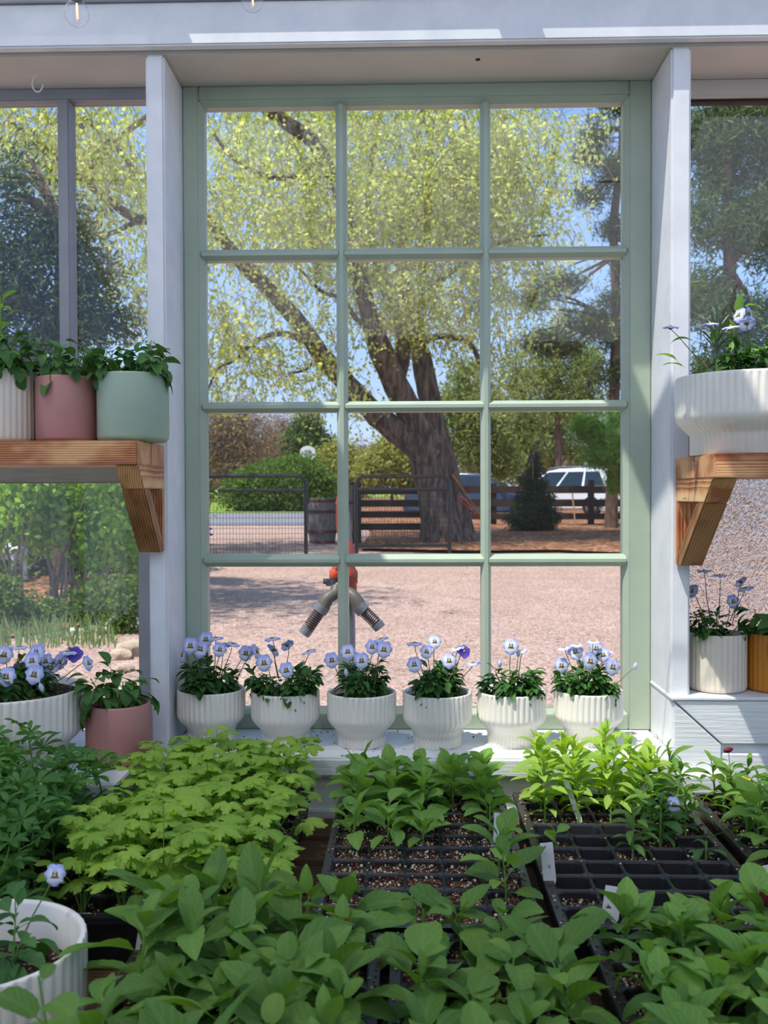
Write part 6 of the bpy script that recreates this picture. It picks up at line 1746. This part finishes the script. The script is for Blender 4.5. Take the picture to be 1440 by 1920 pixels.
g = on_ground(150, 19.0); car('pale car glimpsed behind the garden shrubs at left', (g.x, g.y, g.z + 0.02), math.radians(4), M['car_white'], 4.6, 1.46, 1.80, False)

# ---- yard hydrant with hose splitter
HY = 2.62
gp_ = on_ground(655, HY); hyd = empty('yard_hydrant', (at(652, 1150, HY).x, HY, 0), 0, 'red-headed yard hydrant on a steel pipe with two spring-guarded hose ends', 'hydrant')
off = Vector(hyd.location)
M['hyd_red'] = surf('hydrant_red', (176, 70, 52), (150, 54, 42), 0.5, 20, bstr=0.2)
M['galv'] = surf('galvanised_pipe', (140, 140, 142), (112, 112, 116), 0.45, 20, (1, 1, 0.4), bstr=0.2, metallic=0.4)
M['hose_grey'] = surf('grey_hose', (96, 90, 82), (84, 78, 72), 0.5, 10, bstr=0.05)
M['spring'] = surf('spring_guard', (104, 88, 84), (80, 66, 64), 0.4, 10, bstr=0, metallic=0.4)
M['orange_p'] = surf('orange_coupling', (226, 92, 44), (210, 80, 40), 0.45, 10, bstr=0)
M['valve_grey'] = surf('dark_valve', (70, 72, 78), (54, 56, 60), 0.4, 10, bstr=0)
def hp(px, py, dy=0.0): return at(px, py, HY + dy) - off
m = MB(); m.tube([Vector((0.003, 0, -0.05)), hp(656, 1180) + Vector((-.003, 0.01, 0)), hp(652, 1110)], 0.0175, 14); m.build('pipe', M['galv'], hyd, smooth=True)
c = hp(652, 1072); m = MB(); m.lathe([(0.018, -0.075), (0.024, -0.06), (0.024, -0.02), (0.027, -0.015), (0.027, 0.0), (0.020, 0.01), (0.020, 0.06), (0.012, 0.075), (0.008, 0.09)], 18, c); m.build('head', M['hyd_red'], hyd, smooth=True)
m = MB(); m.tube([c + Vector((0.0, 0, -0.02)), c + Vector((0.02, 0, -0.02)), c + Vector((0.026, 0, -0.02))], [0.016, 0.016, 0.010], 8); m.build('plug', M['hyd_red'], hyd, smooth=True)
m = MB(); m.tube([c + Vector((-0.008, -0.01, 0.06)), hp(638, 1010), hp(634, 985), hp(633, 962), hp(634, 932), hp(640, 926)], [0.005, 0.006, 0.006, 0.0045, 0.0045, 0.004], 8); m.build('lever', M['hyd_red'], hyd, smooth=True)
m = MB(); m.tube([c + Vector((0.008, 0, 0.08)), hp(654, 985), hp(652, 960)], 0.005, 8); m.build('lift_rod', M['galv'], hyd, smooth=True)
m = MB(); m.tube([c + Vector((-0.01, 0, 0.0)), hp(634, 1062), hp(627, 1070)], [0.014, 0.014, 0.012], 10); m.build('spout', M['hyd_red'], hyd, smooth=True)
p = hp(627, 1076); m = MB(); m.lathe([(0.012, -0.012), (0.014, -0.009), (0.014, 0.009), (0.012, 0.012)], 14, p); m.build('coupling', M['orange_p'], hyd, smooth=True)
p = hp(627, 1090); m = MB(); m.lathe([(0.013, -0.012), (0.013, 0.012)], 14, p); m.box(p + Vector((-0.022, -0.008, -0.012)), p + Vector((0.03, 0.008, 0.006))); m.tube([p + Vector((-0.03, 0, 0)), p + Vector((-0.012, 0, 0))], 0.008, 8); m.build('valve', M['valve_grey'], hyd, bevel=0.001)
def hose(pts, nm):
    Q = []
    P = [hp(*q) for q in pts]
    for i in range(len(P) - 1):
        p0 = P[max(0, i-1)]; p1 = P[i]; p2 = P[i+1]; p3 = P[min(len(P)-1, i+2)]
        for k in range(5):
            t = k / 5; Q.append(0.5 * ((2*p1) + (p2 - p0)*t + (2*p0 - 5*p1 + 4*p2 - p3)*t*t + (3*p1 - p0 - 3*p2 + p3)*t*t*t))
    Q.append(P[-1]); return Q
for side, arc, spr, end in ((-1, [(630,1100,-.01),(628,1112,-.02),(614,1122,-.03),(604,1140,-.035)], ((603,1141),(579,1176)), (570,1189)),
                       (1, [(630,1098,.0),(648,1108,-.015),(664,1120,-.03),(676,1140,-.035)], ((677,1141),(705,1168)), (713,1178))):
    Q = hose(arc, 'hose'); m = MB(); m.tube(Q, [0.014 + 0.0055 * (i / len(Q)) for i in range(len(Q))], 14); m.build('hose', M['hose_grey'], hyd, smooth=True)
    a = hp(spr[0][0], spr[0][1], -.035); b = hp(spr[1][0], spr[1][1], -.035); e_ = hp(end[0], end[1], -.035)
    m = MB(); m.tube([a, b], 0.0112, 12); m.build('hose_core', M['hose_grey'], hyd, smooth=True)
    ax = (b - a); L = ax.length; ax.normalize(); u = ax.orthogonal().normalized(); v = ax.cross(u); turns = 10; N_ = turns * 14
    m = MB(); m.tube([a + ax * (L * i / N_) + (u * math.cos(2*PI*turns*i/N_) + v * math.sin(2*PI*turns*i/N_)) * 0.0148 for i in range(N_ + 1)], 0.0022, 5); m.build('spring', M['spring'], hyd, smooth=True)
    m = MB(); m.tube([b, b.lerp(e_, 0.1), e_], [0.013, 0.0165, 0.0160], 14); m.build('end_fitting', M['galv'], hyd, smooth=True, bevel=0.0)
    m = MB(); m.tube([a - ax * 0.010, a + ax * 0.010], 0.0200, 14); m.build('collar', M['galv'], hyd, smooth=True)
